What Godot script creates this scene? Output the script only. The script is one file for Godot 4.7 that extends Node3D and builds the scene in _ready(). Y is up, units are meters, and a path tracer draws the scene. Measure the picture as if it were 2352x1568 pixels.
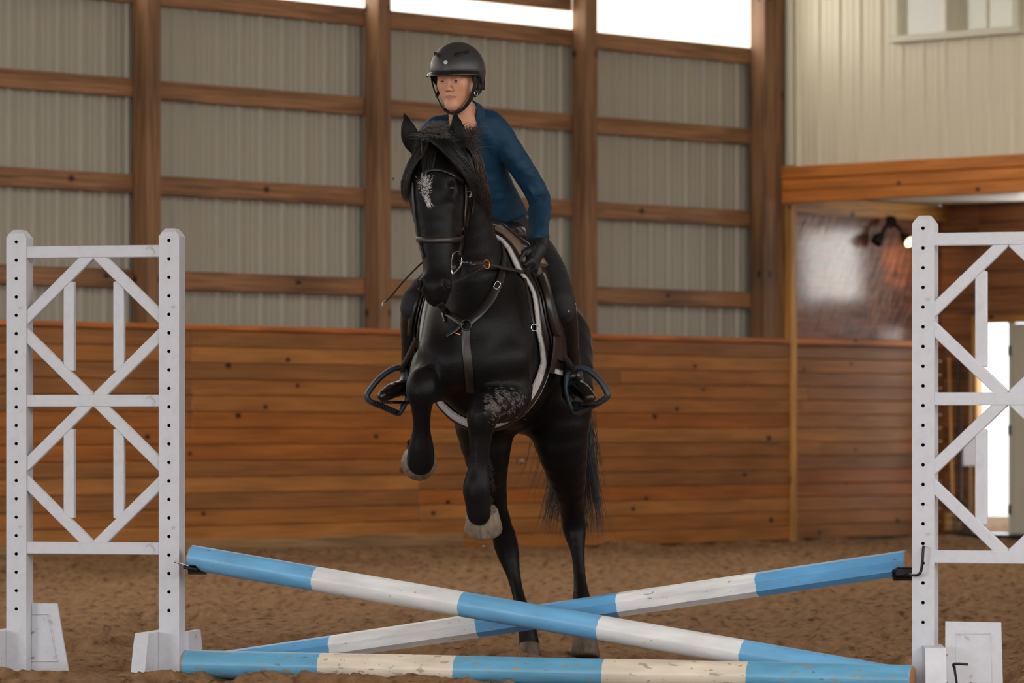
extends Node3D
# An indoor riding arena: a rider on a black horse takes a small cross-pole fence.
# World: x right, y up, z towards the viewer; the lens stands at (0, EYE, 0) and looks along -z.
const F := 9550.0      # focal length in pixels of the 2352 x 1568 frame
const EYE := 1.01      # height of the lens
const HORIZON := 980.0 # pixel row of the horizon

var M := {}            # materials
var names := {}
var rng := RandomNumberGenerator.new()
var arena: Transform3D # x along the long wall (positive past the corner), y up, z into the arena

func P(px: float, py: float, depth: float) -> Vector3:
	return Vector3((px - 1176.0) * depth / F, EYE - (py - HORIZON) * depth / F, -depth)

func numbered(called: String) -> String:
	var n: int = names.get(called, -1) + 1
	names[called] = n
	return called if n == 0 else "%s_%03d" % [called, n]

func tag(o: Node3D, label: String, category: String, group := "", kind := "") -> Node3D:
	o.set_meta("label", label)
	o.set_meta("category", category)
	if group: o.set_meta("group", group)
	if kind: o.set_meta("kind", kind)
	return o

func thing(called: String, label: String, category: String, at := Vector3.ZERO, group := "") -> Node3D:
	var o := Node3D.new()
	o.name = numbered(called)
	add_child(o)
	o.position = at
	tag(o, label, category, group)
	return o

func structure(called: String, label: String, category: String, t := Transform3D()) -> Node3D:
	var o := Node3D.new()
	o.name = called
	add_child(o)
	o.transform = t
	tag(o, label, category, "", "structure")
	return o

func part(called: String, mesh: Mesh, mat: Material, parent: Node3D, t := Transform3D()) -> MeshInstance3D:
	var o := MeshInstance3D.new()
	o.name = called
	o.mesh = mesh
	o.material_override = mat
	parent.add_child(o, true)
	o.transform = t
	return o

func at(x: float, y: float, z: float) -> Transform3D:
	return Transform3D(Basis(), Vector3(x, y, z))

# ---------------------------------------------------------------- meshes
func new_st() -> SurfaceTool:
	var st := SurfaceTool.new()
	st.begin(Mesh.PRIMITIVE_TRIANGLES)
	return st

func quad(st: SurfaceTool, a: Vector3, b: Vector3, c: Vector3, d: Vector3, ua := Vector2(0, 0), ub := Vector2(1, 0), uc := Vector2(1, 1), ud := Vector2(0, 1)) -> void:
	# a b c d run clockwise as seen from the front
	st.set_uv(ua); st.add_vertex(a)
	st.set_uv(ub); st.add_vertex(b)
	st.set_uv(uc); st.add_vertex(c)
	st.set_uv(ua); st.add_vertex(a)
	st.set_uv(uc); st.add_vertex(c)
	st.set_uv(ud); st.add_vertex(d)

# box with chamfered edges, centred; uv in metres (u along x, v along y or z)
func bevel_box(size: Vector3, bev := 0.004, uvo := Vector2.ZERO) -> ArrayMesh:
	var st := new_st()
	st.set_smooth_group(-1)
	var h := size / 2.0
	var b: float = minf(bev, minf(h.x, minf(h.y, h.z)) * 0.6)
	var f := func(sx: float, sy: float, sz: float, axis: int) -> Vector3:
		var v := Vector3(sx * (h.x - b), sy * (h.y - b), sz * (h.z - b))
		v[axis] = signf([sx, sy, sz][axis]) * h[axis]
		return v
	var put := func(a: Vector3, bb: Vector3, c: Vector3, d: Vector3, out: Vector3) -> void:
		var q := [a, bb, c, d]
		if (bb - a).cross(c - a).dot(out) > 0.0:
			q = [a, d, c, bb]
		var uv := []
		for v: Vector3 in q:
			if absf(out.x) > 0.9: uv.append(Vector2(v.z * 0.2, v.y) + uvo)
			elif absf(out.y) > absf(out.z): uv.append(Vector2(v.x, v.z) + uvo)
			else: uv.append(Vector2(v.x, v.y) + uvo)
		quad(st, q[0], q[1], q[2], q[3], uv[0], uv[1], uv[2], uv[3])
	for axis in 3:
		var u := (axis + 1) % 3
		var w := (axis + 2) % 3
		for s in [-1.0, 1.0]:
			var cs := []
			for k in [[-1, -1], [1, -1], [1, 1], [-1, 1]]:
				var sg := [0.0, 0.0, 0.0]
				sg[axis] = s; sg[u] = float(k[0]); sg[w] = float(k[1])
				cs.append(f.call(sg[0], sg[1], sg[2], axis))
			var n := Vector3(); n[axis] = s
			put.call(cs[0], cs[1], cs[2], cs[3], n)
		for s in [-1.0, 1.0]:
			for t in [-1.0, 1.0]:
				var e := []
				for k in [-1.0, 1.0]:
					var sg := [0.0, 0.0, 0.0]
					sg[axis] = k; sg[u] = s; sg[w] = t
					e.append(f.call(sg[0], sg[1], sg[2], u))
					e.append(f.call(sg[0], sg[1], sg[2], w))
				var n := Vector3(); n[u] = s; n[w] = t
				put.call(e[0], e[2], e[3], e[1], n)
	for sx in [-1.0, 1.0]:
		for sy in [-1.0, 1.0]:
			for sz in [-1.0, 1.0]:
				var a: Vector3 = f.call(sx, sy, sz, 0)
				var bb: Vector3 = f.call(sx, sy, sz, 1)
				var c: Vector3 = f.call(sx, sy, sz, 2)
				if (bb - a).cross(c - a).dot(Vector3(sx, sy, sz)) > 0.0:
					var tmp := bb; bb = c; c = tmp
				for v: Vector3 in [a, bb, c]:
					st.set_uv(Vector2(v.x, v.y) + uvo); st.add_vertex(v)
	st.generate_normals()
	return st.commit()

# upright timber: grain runs up; centred
func upright(w: float, h: float, d: float, bev := 0.005, uvo := Vector2.ZERO) -> ArrayMesh:
	var st := new_st()
	st.append_from(bevel_box(Vector3(h, w, d), bev, uvo), 0, Transform3D(Basis(Vector3.BACK, PI / 2.0), Vector3.ZERO))
	return st.commit()

# a prism: outline in x,y (any winding, convex or not), extruded along z from z0 to z1
func prism(outline: PackedVector2Array, z0: float, z1: float) -> ArrayMesh:
	var st := new_st()
	st.set_smooth_group(-1)
	var pts := outline
	if Geometry2D.is_polygon_clockwise(pts):
		pts = pts.duplicate(); pts.reverse()
	var tri := Geometry2D.triangulate_polygon(pts)
	for i in range(0, tri.size(), 3):
		var a := pts[tri[i]]; var b := pts[tri[i + 1]]; var c := pts[tri[i + 2]]
		if (b - a).cross(c - a) < 0.0:
			var t := b; b = c; c = t
		for v: Vector2 in [a, c, b]:
			st.set_uv(v); st.add_vertex(Vector3(v.x, v.y, z1))
		for v: Vector2 in [a, b, c]:
			st.set_uv(v); st.add_vertex(Vector3(v.x, v.y, z0))
	for i in pts.size():
		var a := pts[i]; var b := pts[(i + 1) % pts.size()]
		quad(st, Vector3(a.x, a.y, z1), Vector3(b.x, b.y, z1), Vector3(b.x, b.y, z0), Vector3(a.x, a.y, z0), Vector2(z1, a.y), Vector2(z1, b.y), Vector2(z0, b.y), Vector2(z0, a.y))
	st.generate_normals()
	return st.commit()

# sweep of a cross-section along points; ring(i) gives the centre frame
func sweep(rings: Array, closed_ring := true, caps := true, loop := false, smooth := true) -> ArrayMesh:
	# rings: Array of PackedVector3Array, all of one size
	var st := new_st()
	var n: int = rings[0].size()
	var m: int = rings.size()
	st.set_smooth_group(0 if smooth else -1)
	var segs := m if loop else m - 1
	var cols := n if closed_ring else n - 1
	var along := 0.0
	for i in segs:
		var r0: PackedVector3Array = rings[i]
		var r1: PackedVector3Array = rings[(i + 1) % m]
		var step := r0[0].distance_to(r1[0])
		for j in cols:
			var k := (j + 1) % n
			var u0 := float(j) / n; var u1 := float(j + 1) / n
			quad(st, r0[j], r0[k], r1[k], r1[j], Vector2(along, u0), Vector2(along, u1), Vector2(along + step, u1), Vector2(along + step, u0))
		along += step
	if caps and not loop and closed_ring:
		for e in 2:
			var r: PackedVector3Array = rings[0] if e == 0 else rings[m - 1]
			var c := Vector3()
			for v in r: c += v
			c /= n
			st.set_smooth_group(-1)
			for j in n:
				var k := (j + 1) % n
				var tri := [c, r[k], r[j]] if e == 0 else [c, r[j], r[k]]
				for v: Vector3 in tri:
					st.set_uv(Vector2(0, 0)); st.add_vertex(v)
	st.generate_normals()
	return st.commit()

func frames(pts: Array, up0 := Vector3.UP, loop := false) -> Array:
	# parallel-transported frames: [tangent, side, up]
	var out := []
	var up := up0
	var n := pts.size()
	for i in n:
		var a: Vector3 = pts[(i - 1 + n) % n] if (i > 0 or loop) else pts[i]
		var b: Vector3 = pts[(i + 1) % n] if (i < n - 1 or loop) else pts[i]
		var t := (b - a).normalized()
		if absf(up.dot(t)) > 0.98: up = Vector3(t.y, t.z, t.x)
		up = (up - t * up.dot(t)).normalized()
		out.append([t, t.cross(up).normalized(), up])
	return out

func tube(pts: Array, radii: Variant, sides := 8, loop := false, squash := 1.0, up0 := Vector3.UP) -> ArrayMesh:
	var fr := frames(pts, up0, loop)
	var rings := []
	for i in pts.size():
		var r: float = radii if radii is float else radii[i]
		var ring := PackedVector3Array()
		for j in sides:
			var a := TAU * j / sides
			ring.append(pts[i] + fr[i][1] * cos(a) * r + fr[i][2] * sin(a) * r * squash)
		rings.append(ring)
	return sweep(rings, true, true, loop)

# flat strap: normals give the outward side at every point
func strap(pts: Array, normals: Array, width: Variant, thick := 0.004, loop := false) -> ArrayMesh:
	var rings := []
	var n := pts.size()
	for i in n:
		var a: Vector3 = pts[(i - 1 + n) % n] if (i > 0 or loop) else pts[i]
		var b: Vector3 = pts[(i + 1) % n] if (i < n - 1 or loop) else pts[i]
		var t := (b - a).normalized()
		var up: Vector3 = normals[i]
		up = (up - t * up.dot(t)).normalized()
		var side := t.cross(up)
		var w: float = (width if width is float else width[i]) / 2.0
		var c: Vector3 = pts[i]
		var e := minf(thick * 0.35, w * 0.4)
		rings.append(PackedVector3Array([c - side * w, c - side * w + up * (thick - e), c - side * (w - e) + up * thick, c + side * (w - e) + up * thick, c + side * w + up * (thick - e), c + side * w]))
	for i in n:
		var r: PackedVector3Array = rings[i]
		r.reverse()
		rings[i] = r
	return sweep(rings, true, true, loop, true)

func smooth_path(pts: Array, per := 6, loop := false) -> Array:
	var out := []
	var n := pts.size()
	var last := n if loop else n - 1
	for i in last:
		var p0 = pts[(i - 1 + n) % n] if (loop or i > 0) else pts[i]
		var p1 = pts[i]
		var p2 = pts[(i + 1) % n]
		var p3 = pts[(i + 2) % n] if (loop or i + 2 < n) else pts[(i + 1) % n]
		for k in per:
			out.append(p1.cubic_interpolate(p2, p0, p3, float(k) / per))
	if not loop: out.append(pts[n - 1])
	return out

func join(list: Array) -> ArrayMesh:
	# list of [mesh, transform]
	var st := new_st()
	for e in list:
		st.append_from(e[0], 0, e[1])
	return st.commit()

func lathe(profile: Array, sides := 16) -> ArrayMesh:
	# profile: Vector2(radius, y), from bottom to top
	var rings := []
	for p: Vector2 in profile:
		var ring := PackedVector3Array()
		for j in sides:
			var a := TAU * j / sides
			ring.append(Vector3(cos(a) * p.x, p.y, sin(a) * p.x))
		rings.append(ring)
	return sweep(rings, true, true)

# ---------------------------------------------------------------- materials
func mat(color: Color, rough := 0.7, metal := 0.0, spec := 0.5) -> StandardMaterial3D:
	var m := StandardMaterial3D.new()
	m.albedo_color = color
	m.roughness = rough
	m.metallic = metal
	m.metallic_specular = spec
	return m

func noise_tex(freq: float, seed_: int, size := 512, octaves := 4, as_normal := false, ramp: Gradient = null, bump := 8.0) -> NoiseTexture2D:
	var n := FastNoiseLite.new()
	n.seed = seed_
	n.noise_type = FastNoiseLite.TYPE_SIMPLEX_SMOOTH
	n.frequency = freq
	n.fractal_octaves = octaves
	var t := NoiseTexture2D.new()
	t.noise = n
	t.width = size
	t.height = size
	t.seamless = true
	t.as_normal_map = as_normal
	t.bump_strength = bump
	t.normalize = true
	if ramp: t.color_ramp = ramp
	return t

func ramp(stops: Array) -> Gradient:
	var g := Gradient.new()
	var offs := PackedFloat32Array(); var cols := PackedColorArray()
	for s in stops:
		offs.append(s[0]); cols.append(s[1])
	g.offsets = offs; g.colors = cols
	return g

# pine boards: grain along u, knots; one tile covers 2.4 m x 0.6 m
func pine_image(seed_: int, knots: int, contrast: float) -> ImageTexture:
	var w := 1024; var h := 256
	var im := Image.create(w, h, false, Image.FORMAT_RGB8)
	var n1 := FastNoiseLite.new(); n1.seed = seed_; n1.frequency = 0.012; n1.fractal_octaves = 3
	var n2 := FastNoiseLite.new(); n2.seed = seed_ + 1; n2.frequency = 0.05; n2.fractal_octaves = 2
	var r := RandomNumberGenerator.new(); r.seed = seed_
	var ks := []
	for k in knots: ks.append(Vector3(r.randf() * w, r.randf() * h, r.randf_range(4, 9)))
	var t1 := TAU / w; var t2 := TAU / h
	for y in h:
		for x in w:
			# wrap by walking on two circles
			var cx := cos(x * t1); var sx := sin(x * t1)
			var v := n1.get_noise_3d(cx * 26.0, sx * 26.0, absf(y - h / 2.0) * 1.6)
			var g := n2.get_noise_3d(cx * 9.0 + v * 12.0, sx * 9.0, absf(y - h / 2.0) * 3.2)
			var b := 1.0 + contrast * (0.55 * v + 0.5 * g)
			var dark := 0.0
			for k: Vector3 in ks:
				var dx := absf(x - k.x); dx = minf(dx, w - dx)
				var d := Vector2(dx * 0.75, y - k.y).length() / k.z
				if d < 2.2: dark = maxf(dark, clampf(1.35 - d, 0.0, 1.0) * 0.75 + 0.12 * clampf(2.2 - d, 0.0, 1.0))
			b *= 1.0 - dark
			im.set_pixel(x, y, Color(clampf(0.86 * b, 0, 1), clampf(0.84 * b - dark * 0.05, 0, 1), clampf(0.82 * b - dark * 0.08, 0, 1)))
	return ImageTexture.create_from_image(im)

func wood(color: Color, tex: Texture2D, rough := 0.5, spec := 0.5) -> StandardMaterial3D:
	var m := mat(color, rough, 0.0, spec)
	m.albedo_texture = tex
	m.uv1_scale = Vector3(1.0 / 2.4, 1.0 / 0.6, 1)
	return m

# ---------------------------------------------------------------- the scene
func _ready() -> void:
	rng.seed = 7
	view_and_light()
	make_materials()
	arena = Transform3D(Basis(Vector3(0.683, 0, -0.7304), Vector3.UP, Vector3(0.7304, 0, 0.683)), Vector3(2.293, 0, -36.5))
	build_floor()
	build_long_wall()
	build_end_wall()
	build_passage()
	build_shell()
	build_jump()
	build_horse()
	build_tack()
	build_rider()
	build_clods()

func view_and_light() -> void:
	var cam := Camera3D.new()
	cam.name = "camera"
	add_child(cam)
	cam.position = Vector3(0, EYE, 0)
	var lens := CameraAttributesPhysical.new()
	lens.frustum_focal_length = 146.0
	lens.exposure_aperture = 4.5
	lens.frustum_focus_distance = 17.1
	lens.frustum_near = 0.1
	lens.frustum_far = 300.0
	cam.attributes = lens
	cam.projection = Camera3D.PROJECTION_FRUSTUM
	cam.near = 0.1
	cam.far = 300.0
	cam.size = 2.0 * cam.near * 784.0 / F
	cam.frustum_offset = Vector2(0, cam.near * (HORIZON - 784.0) / F)
	cam.current = true
	var we := WorldEnvironment.new()
	we.name = "environment"
	var e := Environment.new()
	e.background_mode = Environment.BG_SKY
	var sky := Sky.new()
	var sm := ProceduralSkyMaterial.new()   # bright overcast
	sm.sky_top_color = Color(0.86, 0.9, 0.96)
	sm.sky_horizon_color = Color(0.94, 0.95, 0.97)
	sm.ground_bottom_color = Color(0.74, 0.73, 0.70)
	sm.ground_horizon_color = Color(0.86, 0.86, 0.84)
	sm.sky_energy_multiplier = 1.0
	sky.sky_material = sm
	e.sky = sky
	e.background_energy_multiplier = 3.0
	e.tonemap_mode = Environment.TONE_MAPPER_LINEAR
	e.tonemap_exposure = 0.9
	e.sdfgi_enabled = true
	e.ssao_enabled = true
	e.ssil_enabled = true
	we.environment = e
	add_child(we)

# a light the size of an opening or a glowing panel; it shines along -z of t
func area_light(called: String, t: Transform3D, w: float, h: float, energy: float, color: Color) -> void:
	var l := AreaLight3D.new()
	l.name = called
	l.area_size = Vector2(w, h)
	l.area_normalize_energy = false
	l.light_energy = energy
	l.light_color = color
	l.shadow_enabled = true
	l.area_range = 80.0
	add_child(l)
	l.transform = t

func make_materials() -> void:
	var pine_a := pine_image(11, 4, 0.34)
	var pine_b := pine_image(23, 3, 0.55)
	for k in 5:
		var c: Color = [Color(0.72, 0.475, 0.24), Color(0.67, 0.445, 0.235), Color(0.76, 0.52, 0.275), Color(0.72, 0.44, 0.19), Color(0.64, 0.43, 0.24)][k]
		M["kick%d" % k] = wood(c, pine_a, 0.42)
	M.cap = wood(Color(0.80, 0.48, 0.24), pine_b, 0.45)
	M.beam = wood(Color(0.88, 0.55, 0.25), pine_a, 0.4)
	M.post = wood(Color(0.57, 0.42, 0.29), pine_b, 0.65)
	M.girt = wood(Color(0.62, 0.45, 0.31), pine_b, 0.6)
	M.sill = wood(Color(0.62, 0.49, 0.34), pine_b, 0.7)
	M.honey = wood(Color(0.86, 0.64, 0.34), pine_b, 0.45)
	M.plywood = wood(Color(0.62, 0.42, 0.26), pine_b, 0.55)
	# varnished plywood, brushed in slanting strokes
	M.plywood_gloss = wood(Color(0.56, 0.36, 0.26), pine_b, 0.40, 0.5)
	M.plywood_gloss.uv1_scale = Vector3(1.0 / 1.3, 1.0 / 1.3, 1)
	var brush := Image.create(512, 512, false, Image.FORMAT_RGB8)
	var bn := FastNoiseLite.new(); bn.seed = 8; bn.frequency = 1.0; bn.fractal_octaves = 3
	for y in 512:
		for x in 512:
			var al := x * 0.5 + y * 0.87; var ac := x * 0.87 - y * 0.5
			var v := 0.5 + 0.5 * bn.get_noise_2d(ac * 0.035, al * 0.006)
			brush.set_pixel(x, y, Color(v, v, v))
	brush.bump_map_to_normal_map(5.0)
	M.plywood_gloss.normal_enabled = true
	M.plywood_gloss.normal_texture = ImageTexture.create_from_image(brush)
	M.plywood_gloss.normal_scale = 1.3
	M.plywood_gloss.clearcoat_enabled = true
	M.plywood_gloss.clearcoat = 0.9
	M.plywood_gloss.clearcoat_roughness = 0.16
	M.siding = mat(Color(0.635, 0.615, 0.555), 0.42)
	M.siding_cream = mat(Color(0.86, 0.82, 0.72), 0.38)
	M.steel_white = mat(Color(0.82, 0.81, 0.78), 0.5)
	M.white_trim = mat(Color(0.84, 0.82, 0.74), 0.45)
	M.dark_metal = mat(Color(0.05, 0.05, 0.055), 0.4)
	M.black_iron = mat(Color(0.018, 0.018, 0.02), 0.35)
	M.zinc = mat(Color(0.75, 0.75, 0.77), 0.3, 1.0)
	M.brass = mat(Color(0.72, 0.48, 0.22), 0.3, 1.0)
	var glow := mat(Color(0.95, 0.95, 0.92), 0.6)
	glow.emission_enabled = true
	glow.emission = Color(1.0, 0.99, 0.95)
	glow.emission_energy_multiplier = 1.6
	M.panel = glow
	var clear := glow.duplicate()
	clear.emission_energy_multiplier = 7.0
	M.panel_clear = clear
	var pane := mat(Color(0.9, 0.95, 0.95, 0.12), 0.03)
	pane.transparency = BaseMaterial3D.TRANSPARENCY_ALPHA
	M.pane = pane
	# painted jump timber: white paint with worn specks
	var wear := ramp([[0.0, Color(0.80, 0.77, 0.73)], [0.10, Color(0.88, 0.87, 0.85)], [0.17, Color(0.97, 0.97, 0.97)], [0.6, Color(1, 1, 1)], [1.0, Color(0.95, 0.95, 0.96)]])
	M.white_paint = mat(Color(0.83, 0.835, 0.86), 0.45)
	M.white_paint.albedo_texture = noise_tex(0.018, 3, 512, 5, false, wear)
	M.white_paint.uv1_triplanar = true
	M.white_paint.uv1_scale = Vector3(1.1, 1.1, 1.1)
	M.hole = mat(Color(0.03, 0.025, 0.03), 0.8)
	# sand
	var sand_c := ramp([[0.0, Color(0.20, 0.14, 0.10)], [0.19, Color(0.31, 0.22, 0.155)], [0.30, Color(0.50, 0.38, 0.275)], [0.65, Color(0.57, 0.445, 0.33)], [1.0, Color(0.64, 0.505, 0.38)]])  # dark stops: damp clods, with the shadows of pits painted in too
	var s := mat(Color(1, 1, 1), 0.95, 0.0, 0.2)
	s.albedo_texture = noise_tex(0.02, 41, 1024, 5, false, sand_c)
	s.uv1_triplanar = true
	s.uv1_world_triplanar = true
	s.uv1_scale = Vector3(0.55, 0.55, 0.55)
	s.heightmap_enabled = true
	s.heightmap_texture = noise_tex(0.06, 42, 1024, 4)
	s.heightmap_scale = 1.2
	M.sand = s
	make_animal_materials()

# ---------------------------------------------------------------- setting
func bank_height(p: Vector3) -> float:
	# sand thrown up against the long wall, higher away from the corner
	var l := arena.affine_inverse() * p
	var h := clampf((-l.x - 1.0) / 9.0, 0.0, 1.0) * 0.13 + 0.015
	return h * clampf(1.0 - l.z / 0.9, 0.0, 1.0)

var sand_noise := []
func sand_height(x: float, z: float) -> float:
	if sand_noise.is_empty():
		for k in 3:
			var n := FastNoiseLite.new()
			n.seed = 90 + k
			n.noise_type = FastNoiseLite.TYPE_SIMPLEX_SMOOTH if k != 1 else FastNoiseLite.TYPE_CELLULAR
			n.frequency = [0.8, 3.4, 7.0][k]
			n.fractal_octaves = [2, 1, 3][k]
			sand_noise.append(n)
	var a: float = sand_noise[0].get_noise_2d(x, z)
	var c: float = sand_noise[1].get_noise_2d(x + a * 0.3, z * 0.7)
	var f: float = sand_noise[2].get_noise_2d(x, z)
	# hoof marks: pits with pushed-up rims where the cellular field dips
	var pit := clampf((-c - 0.50) * 3.0, 0.0, 1.0)
	var rim := clampf(1.0 - absf(-c - 0.44) * 9.0, 0.0, 1.0)
	var m := clampf(a * 2.2 + 0.55, 0.0, 1.0)
	return a * 0.028 + (rim * 0.022 - pit * 0.06) * m + f * 0.022

func build_floor() -> void:
	var root := structure("floor", "brown riding sand churned by hooves across the arena", "ground")
	# broad slab of sand under the whole building
	part("sand_bed", bevel_box(Vector3(64, 0.3, 40), 0.01), M.sand, root, arena * at(-20, -0.205, 12))
	var st := new_st()
	var grids := [[-2.9, 2.9, 0.022, 15.2, 20.0, 0.02], [-6.0, 7.5, 0.055, 20.0, 41.5, 0.06]]
	for g in grids:
		var nx := int((g[1] - g[0]) / g[2]) + 1
		var nz := int((g[4] - g[3]) / g[5]) + 1
		st.clear(); st.begin(Mesh.PRIMITIVE_TRIANGLES)
		for j in nz:
			for i in nx:
				var x: float = g[0] + i * g[2]; var z: float = -(g[3] + j * g[5])
				var p := Vector3(x, sand_height(x, z), z)
				p.y += bank_height(p)
				st.add_vertex(p)
		for j in nz - 1:
			for i in nx - 1:
				var a := j * nx + i
				for k: int in [a, a + nx, a + 1, a + 1, a + nx, a + nx + 1]: st.add_index(k)
		st.generate_normals()
		part("raked_sand", st.commit(), M.sand, root)

# rolled steel sheet: major ribs 0.229 m apart with two minor ribs between; lies in x,y, ribs towards +z
func siding_sheet(width: float, height: float, phase := 0.0) -> ArrayMesh:
	var prof := PackedVector2Array()
	var pitch := 0.2286
	var x := -phase
	var raw := []
	while x < width + pitch:
		for q in [[0.0, 0.0], [0.018, 0.019], [0.044, 0.019], [0.062, 0.0], [0.108, 0.0], [0.114, 0.004], [0.126, 0.004], [0.132, 0.0], [0.164, 0.0], [0.170, 0.004], [0.182, 0.004], [0.188, 0.0]]:
			raw.append(Vector2(x + q[0], q[1]))
		x += pitch
	for i in raw.size():
		if raw[i].x >= 0.0 and raw[i].x <= width: prof.append(raw[i])
	if prof[0].x > 0.001: prof.insert(0, Vector2(0, 0))
	if prof[-1].x < width - 0.001: prof.append(Vector2(width, 0))
	var st := new_st()
	st.set_smooth_group(-1)
	for i in prof.size() - 1:
		var a := prof[i]; var b := prof[i + 1]
		quad(st, Vector3(a.x, height, a.y), Vector3(b.x, height, b.y), Vector3(b.x, 0, b.y), Vector3(a.x, 0, a.y))
	quad(st, Vector3(width, height, -0.004), Vector3(0, height, -0.004), Vector3(0, 0, -0.004), Vector3(width, 0, -0.004))
	st.generate_normals()
	return st.commit()

func board_row(parent: Node3D, called: String, x0: float, x1: float, y: float, h: float, z: float, thick: float, prefix: String, seed_: int, t := arena) -> void:
	var r := RandomNumberGenerator.new(); r.seed = seed_
	var x := x1
	var first := r.randf_range(1.2, 4.8)
	while x > x0 + 0.01:
		var l: float = minf(first if x == x1 else 4.88, x - x0)
		var m := bevel_box(Vector3(l - 0.004, h - 0.003, thick), 0.006, Vector2(r.randf() * 2.4, r.randf() * 0.6))
		part(called, m, M["%s%d" % [prefix, r.randi() % 5]], parent, t * at(x - l / 2.0, y + h / 2.0, z + r.randf_range(-0.002, 0.002)))
		x -= l

func build_long_wall() -> void:
	var x0 := -12.2
	var w := structure("wall_left", "long arena wall of grey ribbed steel over an orange board kickwall", "wall")
	# kick wall of stacked boards
	for k in 14:
		var cuts: Array = [x0, -9.53, -4.66, -0.02] if k < 8 else [x0, -7.1, -0.02] if k != 11 else [x0, -2.25, -0.02]
		for q in cuts.size() - 1:
			var l: float = cuts[q + 1] - cuts[q]
			var pm := bevel_box(Vector3(l - 0.004, 0.1195, 0.04), 0.006, Vector2(rng.randf() * 2.4, rng.randf() * 0.6))
			part("plank", pm, M["kick%d" % (rng.randi() % 5)], w, arena * at((cuts[q] + cuts[q + 1]) / 2.0, 0.02 + (k + 0.5) * 0.1225, 0.195 + rng.randf_range(-0.002, 0.002)))
	part("cap_board", bevel_box(Vector3(12.18, 0.042, 0.20), 0.006, Vector2(0.3, 0.1)), M.cap, w, arena * at(-6.11, 1.757, 0.13))
	part("sill_board", bevel_box(Vector3(8.0, 0.20, 0.05), 0.008, Vector2(0.7, 0.3)), M.sill, w, arena * at(-8.2, 0.06, 0.235))
	# steel sheets behind the girts
	for i in 14:
		part("siding_panel", siding_sheet(0.912, 3.3), M.siding, w, arena * at(-12.77 + i * 0.9144, 1.7, -0.075))
	# girts
	for k in 4:
		var y: float = [2.115, 2.825, 3.54, 4.245][k]
		for i in 3:
			var l := 4.87
			part("girt", bevel_box(Vector3(minf(l, 4.87), 0.14, 0.038), 0.003, Vector2(0.5 * i + 0.31 * k, 0.13 * k)), M.girt, w, arena * at(-9.9 + i * 4.876 - 0.0, y, -0.019))
	# posts
	for i in 6:
		var x := 2.437 * (i - 3.05) - 2.437
		if i == 5: continue
		part("timber_post", upright(0.14, 5.2, 0.165, 0.006, Vector2(0.2 * i, 0.2)), M.post, w, arena * Transform3D(Basis(), Vector3(x, 2.6, 0.0825)))
	part("timber_post", upright(0.17, 5.2, 0.17, 0.006), M.post, w, arena * at(-0.235, 2.6, 0.085))
	# closing wall outside, below the light strip
	part("outer_wall", bevel_box(Vector3(48.0, 4.30, 0.1), 0.005), M.steel_white, w, arena * at(-24.0, 2.15, -0.14))
	# translucent strip under the eaves
	var s := structure("window_1", "white translucent light strip under the eaves above the top girt", "window")
	for i in 14:
		part("light_panel", bevel_box(Vector3(0.90, 0.86, 0.012), 0.002), M.panel, s, arena * at(-12.32 + i * 0.9144, 4.745, -0.06))
	part("light_panel", bevel_box(Vector3(35.2, 0.86, 0.012), 0.002), M.panel, s, arena * at(-30.5, 4.745, -0.06))
	area_light("eave_strip_light", arena * Transform3D(Basis(Vector3.UP, PI), Vector3(-24, 4.745, -0.03)), 47.6, 0.84, 1.0, Color(1, 0.985, 0.95))
	# hinged vent framed into the strip in one bay
	var v := structure("window_2", "timber framed vent window set into the bright eave strip", "window", arena)
	var bx := 2.437 * (0 - 0.55) - 2.437 * 0.5 + 0.0
	bx = -2.437 * 1.55
	part("rail", bevel_box(Vector3(2.29, 0.14, 0.04), 0.004, Vector2(0.2, 0.3)), M.girt, v, at(bx, 4.535, -0.012))
	part("frame", bevel_box(Vector3(2.10, 0.05, 0.05), 0.004), M.post, v, at(bx + 0.02, 4.632, 0.01))
	for sx in [-1.0, 1.0]:
		part("frame", upright(0.055, 0.5, 0.05, 0.004), M.post, v, at(bx + 0.02 + sx * 1.02, 4.90, 0.01))
	part("glass", bevel_box(Vector3(2.0, 0.48, 0.006), 0.001), M.pane, v, at(bx + 0.02, 4.90, 0.0))

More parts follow.
